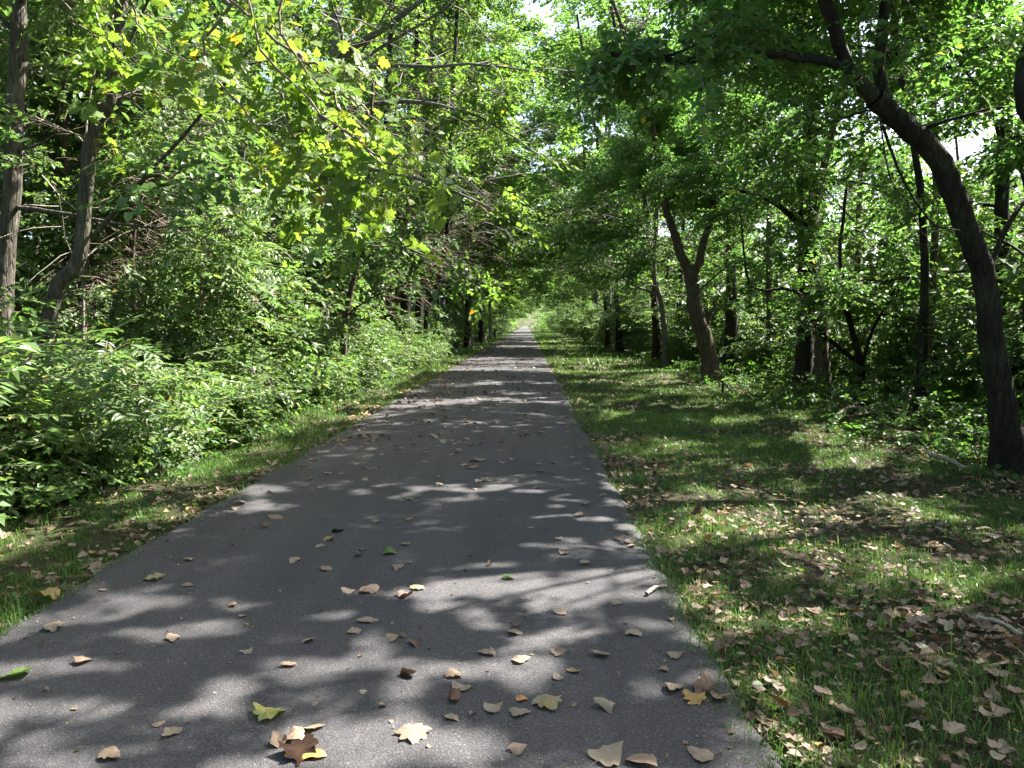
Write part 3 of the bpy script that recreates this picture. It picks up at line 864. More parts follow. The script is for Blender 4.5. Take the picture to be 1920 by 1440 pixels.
def place_tree(name, label, group, k, x, y, s, rz, wide=1.0):
    t = empty(name, (x, y, float(ground_z(x, y))))
    t.scale = (s * wide, s * wide, s)
    t.rotation_euler = (0, 0, rz)
    tag(t, label, 'tree', group)
    link('trunk', PROTO[k][0], t)
    link('crown', PROTO[k][1], t)
    return t


ORD = 'first second third fourth fifth sixth seventh eighth ninth tenth eleventh twelfth thirteenth fourteenth fifteenth sixteenth seventeenth eighteenth nineteenth twentieth'.split()
ORD += ['twenty-' + o for o in ORD[:9]] + ['thirtieth'] + ['thirty-' + o for o in ORD[:9]] + ['fortieth'] + ['forty-' + o for o in ORD[:9]] + ['fiftieth'] + ['fifty-' + o for o in ORD[:9]] + ['sixtieth'] + ['sixty-' + o for o in ORD[:9]]
_cnt = {}


def nth(key):
    _cnt[key] = _cnt.get(key, -1) + 1
    return ORD[_cnt[key]]


fg = np.random.default_rng(61)
y = 43.0
while y < 250:
    for side in (-1, 1):
        if side > 0 and y > 48 and fg.random() < .6:
            continue
        x = (-5.9 + 1.5 * smooth(45, 75, y) if side < 0 else 5.9) + side * fg.uniform(0, 1.2)
        sd = 'left' if side < 0 else 'right'
        place_tree('verge_tree', '%s leafy tree lining the distant %s side of the path, counted outwards' % (nth('al' + sd), sd), 'trees lining the path', fg.integers(0, 5), x, y + fg.uniform(-1, 1), fg.uniform(.85, 1.15), fg.uniform(0, 6.28), 1.45 if side < 0 else 1.3)
    y += 4.2 + y * .025
for k_, x_, y_, s_ in ((3, -3.9, 50.5, 1.2), (1, 5.8, 55, 1.3), (3, -3.8, 64, 1.3), (1, -3.9, 82, 1.35), (3, -3.9, 110, 1.5), (1, 5.6, 140, 1.5), (0, 6.0, 47, 1.4), (1, -4.2, 58, 1.35), (0, 5.8, 66, 1.6)):
    place_tree('tall_verge_tree', '%s tall tree whose crown closes over the distant path from the %s' % (nth('tv%d' % (x_ > 0)), 'right' if x_ > 0 else 'left'), 'tall trees closing over the path', k_, x_, y_, s_, fg.uniform(0, 6.28), 1.25)
for side, rows in ((-1, [(9.5, 40, 130, 7), (12.5, 13, 90, 6.5), (16, 4, 80, 8)]), (1, [(9.5, 43, 130, 15), (13.5, 22, 90, 8)])):
    for xx, y0, y1, st in rows:
        y = y0
        while y < y1:
            near = 'near' if y < 30 else 'distant'
            place_tree('wood_tree', '%s leafy tree deep in the %s woods, %s' % (nth((side, xx)), 'left' if side < 0 else 'right', {9.5: 'row behind the verge trees', 12.5: 'middle row', 13.5: 'back row', 16: 'back row'}[xx]),
                       'trees deep in the woods', fg.integers(0, 5) if xx != 13.5 else 4, side * (xx + fg.uniform(-1, 1)), y + fg.uniform(-1.5, 1.5), fg.uniform(.75, 1.05), fg.uniform(0, 6.28))
            y += st * fg.uniform(.8, 1.3)

# ------------------------------------------------------------------ the mass of woods beyond
def forest():
    g = np.random.default_rng(71)
    P = []

    def mass(n, x0, x1, y0, y1, h):
        x = g.uniform(x0, x1, n); y = g.uniform(y0, y1, n)
        top = h * (.55 + .6 * vnoise(x * .2, y * .2, 2))
        z = ground_z(x, y) + top * g.random(n) ** .8
        P.append(np.stack([x, y, z], -1))

    mass(2900, -34, -17, -6, 95, 12)
    mass(1900, -17, -11, 8, 70, 4)
    mass(2200, 20, 34, 5, 95, 6.5)
    mass(1200, 12, 19, 8, 70, 2.6)
    mass(900, -40, 40, -26, -9, 13)
    mass(500, -14, -5, -9, 0, 8)
    mass(500, 4, 14, -9, 0, 8)
    mass(900, -30, -7, 150, 280, 15)
    mass(900, 6, 30, 150, 280, 15)
    mass(500, -8, -3.6, 140, 280, 5)
    mass(500, 3, 8, 140, 280, 5)
    mass(1300, -16, 14, 262, 285, 18)
    P = np.vstack(P)
    o = link('forest', foliage_mesh('forest', 'far', P, M_LEAF_F, g, 2.0, .5, -.15, None))
    o['kind'] = 'stuff'
    o['label'] = 'dense leafy woods behind the trees on both sides'
    o['category'] = 'woods'


forest()

# ------------------------------------------------------------------ shrubs
def make_shrub(seed, h, rad, kind, scale, n, leafm, tint, stems=9):
    g = np.random.default_rng(seed)
    pm = Parts(); pos = []; yaw = []
    per = n // stems
    for i in range(stems):
        az = i * 2.4 + g.normal(0, .3); out = g.uniform(.25, 1) * rad; hh = h * g.uniform(.6, 1.05)
        p = curve_pts([(math.cos(az) * .08, math.sin(az) * .08, -.08), (math.cos(az) * out * .3, math.sin(az) * out * .3, hh * .5), (math.cos(az) * out * .7, math.sin(az) * out * .7, hh * .9), (math.cos(az) * out * 1.15, math.sin(az) * out * 1.15, hh)], 9)
        p[1:] += g.normal(0, .03, (8, 3))
        pm.add(*tube(p, np.linspace(.016, .004, 9) * (h / 1.4) ** .5, 4))
        f = g.uniform(.12, 1, per) ** .85 * 7.99
        j = f.astype(int)
        q = p[j] + (p[j + 1] - p[j]) * (f - j)[:, None]
        a = g.uniform(0, 2 * PI, per)
        r = np.abs(g.normal(0, .2 * rad + .1, per))
        q += np.stack([np.cos(a) * r, np.sin(a) * r, g.normal(0, .1, per)], -1)
        q[:, 2] = np.maximum(q[:, 2], .06)
        pos.append(q); yaw.append(a - PI / 2)
    pos = np.vstack(pos); yaw = np.concatenate(yaw)
    fol = foliage_mesh('foliage', kind, pos, leafm, g, scale, tint, -.1, None, yaw)
    return pm.mesh('stem', [M_TWIG]), fol


SHRUB = {
    'low': [make_shrub(601, .85, .6, 'mid', .6, 190, M_LEAF_L, .6), make_shrub(602, .75, .7, 'fine', .8, 190, M_LEAF_L, .6), make_shrub(603, 1.0, .6, 'pinnate', .7, 170, M_LEAF_L, .6)],
    'mid': [make_shrub(604, 1.6, .8, 'mid', .72, 260, M_LEAF_L, .55), make_shrub(605, 1.6, .85, 'pinnate', .85, 220, M_LEAF_L, .5), make_shrub(606, 1.8, .8, 'fine', .95, 300, M_LEAF_L, .55)],
    'high': [make_shrub(607, 2.5, 1.1, 'big', .85, 260, M_LEAF_L, .35), make_shrub(608, 2.4, 1.1, 'mid', .95, 280, M_LEAF_L, .45), make_shrub(609, 2.7, 1.1, 'pinnate', 1.0, 250, M_LEAF_L, .45)],
}


def place_shrub(name, label, group, cls, k, x, y, s, rz):
    t = empty(name, (x, y, float(ground_z(x, y))))
    t.scale = (s, s, s * fg.uniform(.9, 1.1))
    t.rotation_euler = (fg.normal(0, .05), fg.normal(0, .05), rz)
    tag(t, label, 'shrub', group)
    link('stem', SHRUB[cls][k][0], t)
    link('foliage', SHRUB[cls][k][1], t)
    return t


SN = ['small-leaved', 'broad-leaved', 'feathery']
fg = np.random.default_rng(62)
front = []
y = 4.3
while y < 34:
    k = int(fg.integers(0, 3))
    zone = 'near the left picture edge' if y < 8 else 'before the grey sycamore' if y < 17 else 'before the dark trunk cluster'
    t = place_shrub('low_shrub', '%s low %s shrub along the left verge, counted away from the viewer' % (nth('ls'), ['leafy', 'dense', 'broad-leaved'][k]), 'low shrubs along the left verge', 'low', k, -4.15 + fg.normal(0, .12) - (.25 if y < 7 else 0), y, fg.uniform(1.0, 1.5), fg.uniform(0, 6.28))
    front.append(t)
    y += fg.uniform(.75, 1.0) * (1 + y * .012)
y = 4.0
while y < 36:
    k = int(fg.integers(0, 3))
    zone = 'near the left picture edge' if y < 9 else 'before the grey sycamore' if y < 17 else 'before the dark trunk cluster'
    place_shrub('shrub', '%s waist-high %s shrub of the left thicket, counted away from the viewer' % (nth('ms'), ['broad-leaved', 'feathery-leaved', 'small-leaved'][k]), 'shrubs of the left thicket', 'mid', k, -4.95 + fg.normal(0, .2), y, fg.uniform(1.05, 1.45), fg.uniform(0, 6.28))
    y += fg.uniform(.9, 1.3) * (1 + y * .012)
y = 4.5
while y < 40:
    k = int(fg.integers(0, 3))
    zone = 'near the left picture edge' if y < 11 else 'behind the first thicket'
    place_shrub('tall_shrub', '%s tall %s shrub at the back of the left thicket, counted away from the viewer' % (nth('ts'), ['broad-leaved', 'small-leaved', 'feathery-leaved'][k]), 'tall shrubs of the left thicket', 'high', k, -6.5 + fg.normal(0, .35), y, fg.uniform(.75, 1.0), fg.uniform(0, 6.28))
    y += fg.uniform(1.4, 2.0) * (1 + y * .012)
for side in (-1, 1):
    y = 36.0 if side < 0 else 25.0
    while y < 150:
        k = int(fg.integers(0, 3))
        x = -4.5 if side < 0 else 5.5 - .7 * float(smooth(34, 46, y))
        place_shrub('verge_bush', '%s leafy bush along the distant %s verge, counted away from the viewer' % (nth('vb%d' % side), 'left' if side < 0 else 'right'), 'bushes along the far verges', 'high' if fg.random() < .6 else 'mid', k, x + side * fg.uniform(0, 1.3), y, fg.uniform(.9, 1.4), fg.uniform(0, 6.28))
        y += (2.2 + y * .03) if side < 0 else (1.1 + y * .02)
for i, yy in enumerate(np.sort(fg.uniform(9, 44, 34))):
    k = int(fg.integers(0, 3))
    xx = fg.uniform(8.2, 14) if yy < 24 else fg.uniform(6.5, 14)
    place_shrub('wood_bush', '%s bush on the floor of the right woods, counted away from the viewer' % nth('wb'), 'bushes in the right woods', 'high' if fg.random() < .7 else 'mid', k, xx, yy, fg.uniform(.8, 1.25), fg.uniform(0, 6.28))


for i, (xx, yy, s) in enumerate([(8.6, 9.6, 1.5), (9.8, 11.5, 1.9), (10.5, 9.0, 2.0), (11.8, 13, 2.2), (8.4, 13.2, 1.3), (9.6, 16, 1.8), (12.5, 16.5, 2.2), (10.8, 19, 2.0), (13.8, 11, 2.3), (8.8, 22.5, 1.7), (12, 23, 2.2), (7.6, 28, 1.8), (15, 14.5, 2.4), (10.5, 30, 2.2), (14.5, 20, 2.4), (9.4, 7.2, 1.6), (7.3, 10.6, .7), (7.9, 16.2, .8), (7.0, 18.6, .75), (6.4, 21.4, .7), (8.2, 19.2, 1.0), (6.6, 25.6, .8), (7.4, 12.2, .7), (8.0, 8.6, .75)]):
    place_shrub('thicket_shrub', '%s big sunlit shrub of the thicket behind the right-hand trunks, counted away from the viewer' % nth('rt'), 'big shrubs behind the right trunks', 'high', i % 2, xx, yy, s, fg.uniform(0, 6.28))
place_shrub('tall_shrub', 'tall shrub hiding the foot of the grey sycamore', 'tall shrubs of the left thicket', 'high', 1, -4.75, 14.6, .8, 1.0)

# ------------------------------------------------------------------ sycamore overhanging from the left
def leaf_obj_mesh(name, v, t, m, tint, size=1.0, stalk=.0):
    n = len(v)
    v = v * size
    if stalk:
        s = np.array([[-.008, 0, 0], [.008, 0, 0], [0, -stalk, .03 * stalk]]) * [1, size, size]
        s[:2, 0] *= size / .1 * .25
        v = np.vstack([v, s]); t = np.vstack([t, [[n, n + 1, n + 2]]])
    return new_mesh(name, v, [t], [m], None, np.full(len(v), tint))


sg = np.random.default_rng(81)
b = np.array([-6.3, 4.8, -.6])
limb_a = [b + [.1, .1, 7.0], (-5.2, 5.6, 7.6), (-3.9, 6.2, 7.2), (-2.7, 6.8, 6.2), (-1.9, 7.0, 5.2)]
limb_b = [b + [.1, .1, 5.8], (-5.4, 6.0, 6.1), (-4.4, 6.6, 5.8), (-3.4, 7.0, 5.0), (-2.7, 7.2, 4.4)]
S_TREE = tree('sycamore', 'sycamore reaching in from the left with drooping sunlit yellow-green leaves', [b, b + [.05, 0, 3], b + [.1, .1, 6], b + [.1, .3, 9.5]], .24, .1, M_BARK_G, 82, 'syc', M_LEAF_S, 6, .85, 2.4, 70, limbs=[(limb_a, .08, .02, 0), (limb_b, .07, .02, 0)], aim=(.4, .3))
S_TREE['label'] = 'sycamore at upper left with drooping sunlit yellow-green lobed leaves'
S_BASE = np.array(S_TREE.location)
br = [
    [(-1.9, 7.0, 5.2), px(520, 40, 7.1), px(620, 175, 7.0), px(720, 268, 6.9), px(802, 335, 6.8)],
    [(-2.2, 7.0, 5.6), px(470, 20, 7.2), px(540, 150, 7.1), px(640, 245, 7.0), px(700, 340, 6.9), px(742, 425, 6.8)],
    [px(500, 60, 7.2), px(600, 130, 7.0), px(655, 135, 6.9), px(705, 135, 6.8)],
    [px(520, 160, 7.1), px(560, 290, 7.2), px(620, 370, 7.1), px(690, 402, 7.0)],
    [(-2.7, 7.2, 4.4), px(380, 90, 7.3), px(440, 190, 7.3), px(540, 290, 7.2), px(590, 320, 7.1)],
    [px(640, 245, 7.0), px(720, 300, 6.8), px(780, 290, 6.7)],
    [(-3.4, 7.0, 5.0), px(250, 20, 7.4), px(310, 90, 7.4), px(390, 150, 7.4)],
    [px(600, 170, 7.0), px(680, 200, 6.8), px(740, 260, 6.7)],
    [(-4.4, 6.6, 5.8), px(120, 10, 7.6), px(190, 70, 7.6), px(240, 130, 7.6)],
    [px(430, 0, 7.4), px(520, 60, 7.3), px(580, 70, 7.2)],
    [px(560, 100, 7.1), px(640, 190, 7.2), px(650, 290, 7.2), px(670, 380, 7.1)],
]
bobj = []
for pl in br:
    p = curve_pts([np.array(q, float) for q in pl], 18)
    p[1:] += sg.normal(0, .02, (17, 3))
    q = Parts(); q.add(*tube(p - S_BASE, np.linspace(.016, .003, 18), 5))
    for _ in range(9):
        j = int(sg.integers(3, 17))
        q.add(*tube(bend(p[j], sg.normal(0, 1, 3) * [1, .6, .5] + [.5, 0, -.3], sg.uniform(.15, .4), 4, sg, .2) - S_BASE, np.linspace(.004, .0015, 5), 3))
    bobj.append((link('branch', q.mesh('branch', [M_TWIG]), S_TREE), p))
LOBED = []
for i in range(12):
    v, t = leaf_lobed(sg, curl=sg.uniform(.05, .35), wide=sg.uniform(.9, 1.1))
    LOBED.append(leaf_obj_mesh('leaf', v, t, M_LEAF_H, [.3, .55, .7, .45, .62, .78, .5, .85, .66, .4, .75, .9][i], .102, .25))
count = 0
wts = np.array([1.5, 1.7, .7, .9, 1.0, .6, .7, .8, .5, .7, .8])
for (bo, p), w in zip(bobj, wts):
    for _ in range(int(300 * w / wts.sum())):
        f = sg.uniform(.12, 1) ** .8 * 16.99; j = int(f)
        c = p[j] + (p[j + 1] - p[j]) * (f - j)
        off = sg.normal(0, 1, 3) * [.17, .17, .13]
        o = link('leaf', LOBED[int(sg.choice(12, p=np.array([1, 1, 1, 1, 1, 1, 1, 1, 1, 1, .5, .35]) / 10.85))], bo)
        d = np.array([sg.normal(.3, .6), sg.normal(-.2, .6), sg.normal(-.55, .4)])      # way the tip points
        nrm = np.array([sg.normal(.25, .45), sg.normal(-.35, .5), sg.normal(.7, .4)])
        d /= np.linalg.norm(d); nrm = nrm - d * (nrm @ d); nrm /= np.linalg.norm(nrm)
        xax = np.cross(d, nrm)
        M = Matrix(((xax[0], d[0], nrm[0]), (xax[1], d[1], nrm[1]), (xax[2], d[2], nrm[2]))).to_4x4()
        s = sg.uniform(.6, 1.15)
        o.matrix_local = Matrix.Translation(Vector(c + off - S_BASE)) @ M @ Matrix.Scale(s, 4)
        count += 1
# the leaves past those, higher up and behind
P = []
for bo, p in bobj:
    n = 14
    f = sg.uniform(0, .9, n) * 16.99; j = f.astype(int)
    P.append(p[j] + sg.normal(0, .28, (n, 3)) + [-.35, .45, -.05])
for l in (limb_a, limb_b):
    c = curve_pts([np.array(q, float) for q in l], 30)
    P.append(c[sg.integers(4, 24, 22)] + sg.normal(0, .4, (22, 3)))
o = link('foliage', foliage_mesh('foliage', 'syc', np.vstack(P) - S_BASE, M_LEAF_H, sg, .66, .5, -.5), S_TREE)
o['kind'] = 'stuff'

# larger single leaves on the nearest shrubs
BIGLEAF = []
for i in range(6):
    v, t = leaf_ovate(sg.uniform(.55, .75), .08, .2)
    BIGLEAF.append(leaf_obj_mesh('leaf', v, t, M_LEAF_L, [.3, .45, .6, .75, .5, .9][i], .13, .2))
for sh in front[:5]:
    for _ in range(60):
        o = link('leaf', BIGLEAF[int(sg.integers(0, 6))], sh)
        a = sg.uniform(0, 2 * PI); r = sg.uniform(.35, .75)
        o.location = (math.cos(a) * r * .8, math.sin(a) * r * .8, sg.uniform(.12, .95))
        o.rotation_euler = (sg.normal(-.25, .3), sg.normal(0, .35), a - PI / 2 + sg.normal(0, .5))
        o.scale = [sg.uniform(.4, .75)] * 3


# ivy on the vine-clad trunks
def ivy(tname, label_has, h0, h1, n, spread):
    for t in bpy.data.objects:
        if t.parent is None and t.name.startswith(tname) and label_has in t.get('label', ''):
            tk = [c for c in t.children if c.name.startswith('trunk')][0]
            co = np.zeros(len(tk.data.vertices) * 3, np.float32); tk.data.vertices.foreach_get('co', co); co = co.reshape(-1, 3)[:264]
            c = co.reshape(22, 12, 3)
            z = c[:, :, 2].mean(1)
            g = np.random.default_rng(5)
            hh = g.uniform(h0, h1, n)
            j = np.clip(np.searchsorted(z, hh) - 1, 0, 20)
            f = np.clip((hh - z[j]) / (z[j + 1] - z[j] + 1e-6), 0, 1)
            k = g.integers(0, 12, n)
            p = c[j, k] * (1 - f)[:, None] + c[j + 1, k] * f[:, None]
            cen = c[j].mean(1) * (1 - f)[:, None] + c[j + 1].mean(1) * f[:, None]
            out = p - cen; out /= np.linalg.norm(out, axis=1)[:, None] + 1e-9
            p = p + out * g.uniform(0, spread, n)[:, None]
            yaw = np.arctan2(out[:, 1], out[:, 0]) - PI / 2
            link('ivy', foliage_mesh('ivy', 'mid', p, M_LEAF_R, g, .55, .4, -.5, None, yaw), t)


ivy('vine_clad_tree', 'ivy', .5, 9, 260, .12)
ivy('twin_trunk_tree', 'ivy', 2.2, 9, 260, .15)


# ------------------------------------------------------------------ undergrowth, grass, litter
def stuff(o, label, cat):
    o['kind'] = 'stuff'; o['label'] = label; o['category'] = cat


def undergrowth():
    g = np.random.default_rng(91)
    X, Y = [], []

    def area(n, x0, x1, y0, y1):
        X.append(g.uniform(x0, x1, n)); Y.append(g.uniform(y0, y1, n))

    area(2400, 4.0, 10.5, 5, 16); area(2600, 4.3, 11, 16, 34); area(350, 5, 12, 34, 60)
    area(500, -4.3, -3.35, 5, 20); area(300, -4.4, -3.4, 20, 40)
    area(1100, -10, -4.4, 4, 34)
    x = np.concatenate(X); y = np.concatenate(Y)
    edge = np.where(x > 0, smooth(3.9, 5.6, x + (vnoise(x * .6, y * .6, 3) - .5) * 2.4), smooth(-3.3, -3.9, x))
    keep = g.random(len(x)) < edge * (.35 + .9 * (vnoise(x * .9, y * .9, 4) > .42))
    x, y, edge = x[keep], y[keep], edge[keep]
    z = ground_z(x, y) + g.uniform(.04, .42, len(x)) * edge * (1 + 1.3 * smooth(5.4, 7.0, x))
    P = np.stack([x, y, z], -1)
    o = link('undergrowth', foliage_mesh('undergrowth', 'fine2', P, M_FERN, g, .68, .45, .15, None))
    stuff(o, 'low leafy undergrowth on the floor of the woods', 'undergrowth')


undergrowth()


def litter_density(x, y):
    return unoise(x / 1.1, y / 1.0, 12)


def grass():
    g = np.random.default_rng(92)
    XS, YS, WS, HS = [], [], [], []

    def area(n, x0, x1, y0, y1, w, h):
        x = g.uniform(x0, x1, n); y = g.uniform(y0, y1, n)
        XS.append(x); YS.append(y); WS.append(np.full(n, w)); HS.append(np.full(n, h))

    area(90000, .72, 4.9, 2.0, 7, .004, .04)
    area(70000, .74, 5.2, 7, 13, .0055, .045)
    area(50000, .78, 5.4, 13, 26, .01, .055)
    area(32000, .78, 5.6, 26, 60, .025, .09)
    area(12000, .78, 5.6, 60, 160, .07, .1)
    area(44000, -3.9, -2.46, 3.4, 9, .0042, .045)
    area(24000, -3.9, -2.52, 9, 24, .008, .055)
    area(14000, -3.9, -2.52, 24, 60, .022, .09)
    area(6000, -3.9, -2.52, 60, 160, .06, .1)
    x = np.concatenate(XS); y = np.concatenate(YS); w = np.concatenate(WS); h = np.concatenate(HS)
    dens = unoise(x / .9, y / .9, 14) * .6 + .4 * unoise(x / .22, y / .22, 2)
    lim = .44 - .2 * smooth(8, 14, y) - .06 * (x < 0)
    near_edge = np.minimum(np.abs(x - PL), np.abs(x - PR))
    lim = lim + .1 * smooth(.05, .0, near_edge) * unoise(x * 0, y / .3, 4) * 2
    shade = smooth(5.4, 4.4, x)
    keep = (dens + g.normal(0, .12, len(x)) > lim) & (g.random(len(x)) < .3 + .7 * shade)
    x, y, w, h, dens = x[keep], y[keep], w[keep], h[keep], dens[keep]
    n = len(x)
    w = np.where(y < 6, w, w * 1.5)
    h = h * g.lognormal(-.1, .4, n) * (.6 + .7 * dens)
    h *= np.where(unoise(x / .16, y / .16, 6) > .93, 1.9, 1)
    z = ground_z(x, y)
    a = g.uniform(0, 2 * PI, n); lean = np.abs(g.normal(.5, .4, n))
    dx, dy = np.cos(a), np.sin(a)
    sx, sy = -dy * w * .5, dx * w * .5
    p0 = np.stack([x - sx, y - sy, z], -1); p1 = np.stack([x + sx, y + sy, z], -1)
    mx, my, mz = x + dx * h * lean * .35, y + dy * h * lean * .35, z + h * .6
    p2 = np.stack([mx + sx * .8, my + sy * .8, mz], -1); p3 = np.stack([mx - sx * .8, my - sy * .8, mz], -1)
    p4 = np.stack([x + dx * h * lean, y + dy * h * lean, z + h * np.maximum(.35, 1 - .35 * lean)], -1)
    nr = y < 6
    nn = int(nr.sum())
    V = np.vstack([np.stack([p0, p1, p2, p3, p4], 1)[nr].reshape(-1, 3), np.stack([p0, p1, p4], 1)[~nr].reshape(-1, 3)])
    i = (np.arange(nn) * 5)[:, None]
    quads = i + np.array([[0, 1, 2, 3]])
    tris = np.vstack([i + np.array([[3, 2, 4]]), 5 * nn + (np.arange(n - nn) * 3)[:, None] + np.array([[0, 1, 2]])])
    t = np.clip(g.normal(.45, .2, n) + .3 * (vnoise(x * .8, y * .8, 1) - .5), 0, .9)
    t = np.where(g.random(n) < .05, .99, t)
    o = link('grass', new_mesh('grass', V, [quads, tris], [M_GRASS], None, np.concatenate([np.repeat(t[nr], 5), np.repeat(t[~nr], 3)])))
    stuff(o, 'short mown grass on the verges beside the path', 'grass')


grass()


def weeds():
    g = np.random.default_rng(96)
    n = 9000
    y = 2 + 11 * g.random(n) ** 1.3
    x = np.where(g.random(n) < .78, g.uniform(.86, 5.2, n), g.uniform(-3.9, -2.62, n))
    k = unoise(x / .35, y / .35, 9) > .55
    x, y = x[k], y[k]; n = len(x)
    T = [leaf_ovate(.75, .1, .1), leaf_ovate(.9, .05, .05), leaf_ovate(.5, .1, .2)]
    v, t, tn, base = [], [], [], 0
    which = g.integers(0, 3, n)
    for k, (tv, tt) in enumerate(T):
        s = np.nonzero(which == k)[0]
        M = rot(g.uniform(0, 6.28, len(s)), g.normal(.35, .35, len(s)), g.normal(0, .35, len(s)))
        V = np.einsum('nij,vj->nvi', M, tv) * (.026 * g.lognormal(0, .35, len(s)))[:, None, None]
        V += np.stack([x[s], y[s], ground_z(x[s], y[s]) + g.uniform(.008, .035, len(s))], -1)[:, None, :]
        v.append(V.reshape(-1, 3)); t.append((tt[None] + (np.arange(len(s)) * 6)[:, None, None]).reshape(-1, 3) + base); tn.append(np.repeat(g.random(len(s)), 6)); base += len(s) * 6
    o = link('weeds', new_mesh('weeds', np.vstack(v), [np.vstack(t)], [M_FERN], None, np.concatenate(tn)))
    stuff(o, 'small round-leaved weeds among the verge grass', 'weeds')


weeds()

lg = np.random.default_rng(93)
SMALL_T = [leaf_ovate(lg.uniform(.5, .85), lg.uniform(.02, .25), lg.uniform(-.2, .3)) for _ in range(6)]
DRY_T = [leaf_cottonwood(lg, lg.uniform(.2, .8)) for _ in range(6)]


def scatter(name, tmpl, x, y, z, size, tint, g, tilt=.25):
    Vs, Ts, Tn = [], [], []
    base = 0
    which = g.integers(0, len(tmpl), len(x))
    for k, (tv, tt) in enumerate(tmpl):
        s = np.nonzero(which == k)[0]
        if not len(s):
            continue
        M = rot(g.uniform(0, 2 * PI, len(s)), g.normal(0, tilt, len(s)), g.normal(0, tilt, len(s)))
        c = tv - [0, .4, tv[:, 2].min()]
        V = np.einsum('nij,vj->nvi', M, c) * size[s][:, None, None]
        V[:, :, 2] -= V[:, :, 2].min(1)[:, None]
        V += np.stack([x[s], y[s], z[s]], -1)[:, None, :]
        T = tt[None] + (np.arange(len(s)) * len(tv))[:, None, None] + base
        Vs.append(V.reshape(-1, 3)); Ts.append(T.reshape(-1, 3)); Tn.append(np.repeat(tint[s], len(tv)))
        base += len(s) * len(tv)
    return link(name, new_mesh(name, np.vstack(Vs), [np.vstack(Ts)], [M_DRY], None, np.concatenate(Tn)))


def litter():
    g = np.random.default_rng(94)
    X, Y, S = [], [], []

    def area(n, x0, x1, y0, y1, s, thr=.0, edge=0):
        x = g.uniform(x0, x1, n); y = g.uniform(y0, y1, n)
        if edge:
            x = np.where(x < -1, PL - .02 - np.abs(g.normal(0, .13, n)), PR + .03 + np.abs(g.normal(0, .16, n)))
        k = g.random(n) < np.clip((1 - unoise(x / .9, y / .9, 14)) * .8 + .3 - thr, .05, 1)
        X.append(x[k]); Y.append(y[k]); S.append(s * g.lognormal(0, .3, k.sum()))

    area(4400, .9, 5.2, 2.0, 6, .042, .02); area(1000, .85, 3.2, 2.0, 4.2, .04, -.1); area(3800, .9, 6, 6, 12, .044, .2); area(3000, .9, 7, 12, 26, .065, .45); area(900, .9, 6, 26, 60, .1, .5)
    area(1200, 4.5, 9, 5, 20, .08)
    area(1100, .8, 1.0, 2, 14, .042, 0, 1); area(500, .8, 1, 14, 40, .08, 0, 1)
    area(700, -3.8, -2.6, 3.2, 12, .046, .3); area(700, -3.8, -2.6, 12, 40, .085, .3)
    area(800, -3, -2.6, 3.2, 14, .042, 0, 1); area(450, -3, -2.6, 14, 40, .08, 0, 1)
    x = np.concatenate(X); y = np.concatenate(Y); s = np.concatenate(S)
    z = ground_z(x, y) + g.uniform(.002, .03, len(x)) * np.minimum(1, np.minimum(np.abs(x - PL), np.abs(x - PR)) * 6 + .2)
    tint = np.clip(g.normal(.42, .22, len(x)), 0, .9)
    tint = np.where(g.random(len(x)) < .05, .97, tint)
    o = scatter('leaf_litter', DRY_T + SMALL_T[:3], x, y, z, s, tint, g, .3)
    stuff(o, 'dry brown fallen leaves littering the verges', 'leaves')
    # crumbs, seeds and leaf stalks
    n = 1500
    y = 2.3 + 9 * g.random(n) ** 1.4; x = g.uniform(PL + .03, PR - .03, n)
    x = np.where(g.random(n) < .35, np.where(g.random(n) < .5, PL + .04 + np.abs(g.normal(0, .12, n)), PR - .04 - np.abs(g.normal(0, .12, n))), x)
    o = scatter('crumbs', SMALL_T, x, y, .033 + .011 * np.sin(PI * (x - PL) / (PR - PL)), .011 * g.lognormal(0, .5, n), np.clip(g.normal(.35, .25, n), 0, 1), g, .2)
    stuff(o, 'tiny leaf crumbs and seeds on the asphalt', 'crumbs')
    # leaves on the path past those built singly
    n = 2000
    y = 9 + 66 * g.random(n) ** 1.7
    k = g.random(n) < np.interp(y, [9, 13, 15, 17, 23, 27, 40], [.22, .3, .9, 1, .9, .5, .45])
    y = y[k]; x = g.uniform(PL + .05, PR - .05, len(y))
    x = np.where(g.random(len(y)) < .3, PL + .15 + np.abs(g.normal(0, .5, len(y))), x)
    x = np.clip(x, PL + .05, PR - .05)
    o = scatter('fallen_leaves', SMALL_T + DRY_T[1:3], x, y, np.full(len(y), .047), .075 * g.lognormal(0, .25, len(y)), np.clip(g.normal(.4, .25, len(y)), 0, 1), g, .25)
    stuff(o, 'fallen leaves strewn over the middle of the path', 'leaves')


litter()

# ------------------------------------------------------------------ single fallen leaves
hg = np.random.default_rng(95)
TINTS = {'tan': .55, 'pale': .78, 'grey-tan': .68, 'brown': .22, 'dark brown': .04, 'yellow': .99, 'greenish': .92, 'orange': .5}
M_ORANGE = leaf_material('orange_leaf', [(0, (.4, .18, .07)), (1, (.45, .25, .1))], trans=.2, gloss=.6, boost=(1.2, 1, .7))
M_GREENF = leaf_material('fallen_green_leaf', [(0, (.06, .115, .03)), (.75, (.24, .26, .075)), (.88, (.26, .25, .07)), (1, (.2, .1, .04))], trans=.3, gloss=.5)
M_DARKLEAF = leaf_material('dark_brown_leaf', [(0, (.012, .007, .004)), (.15, (.028, .015, .009)), (1, (.05, .028, .016))], trans=.1, gloss=.95, boost=(1.2, 1, .7))  # dark brown, with the shade on the leaf also put into the colour
M_DARKLEAF.node_tree.nodes['Principled BSDF'].inputs['Specular IOR Level'].default_value = .1
LMESH = {}


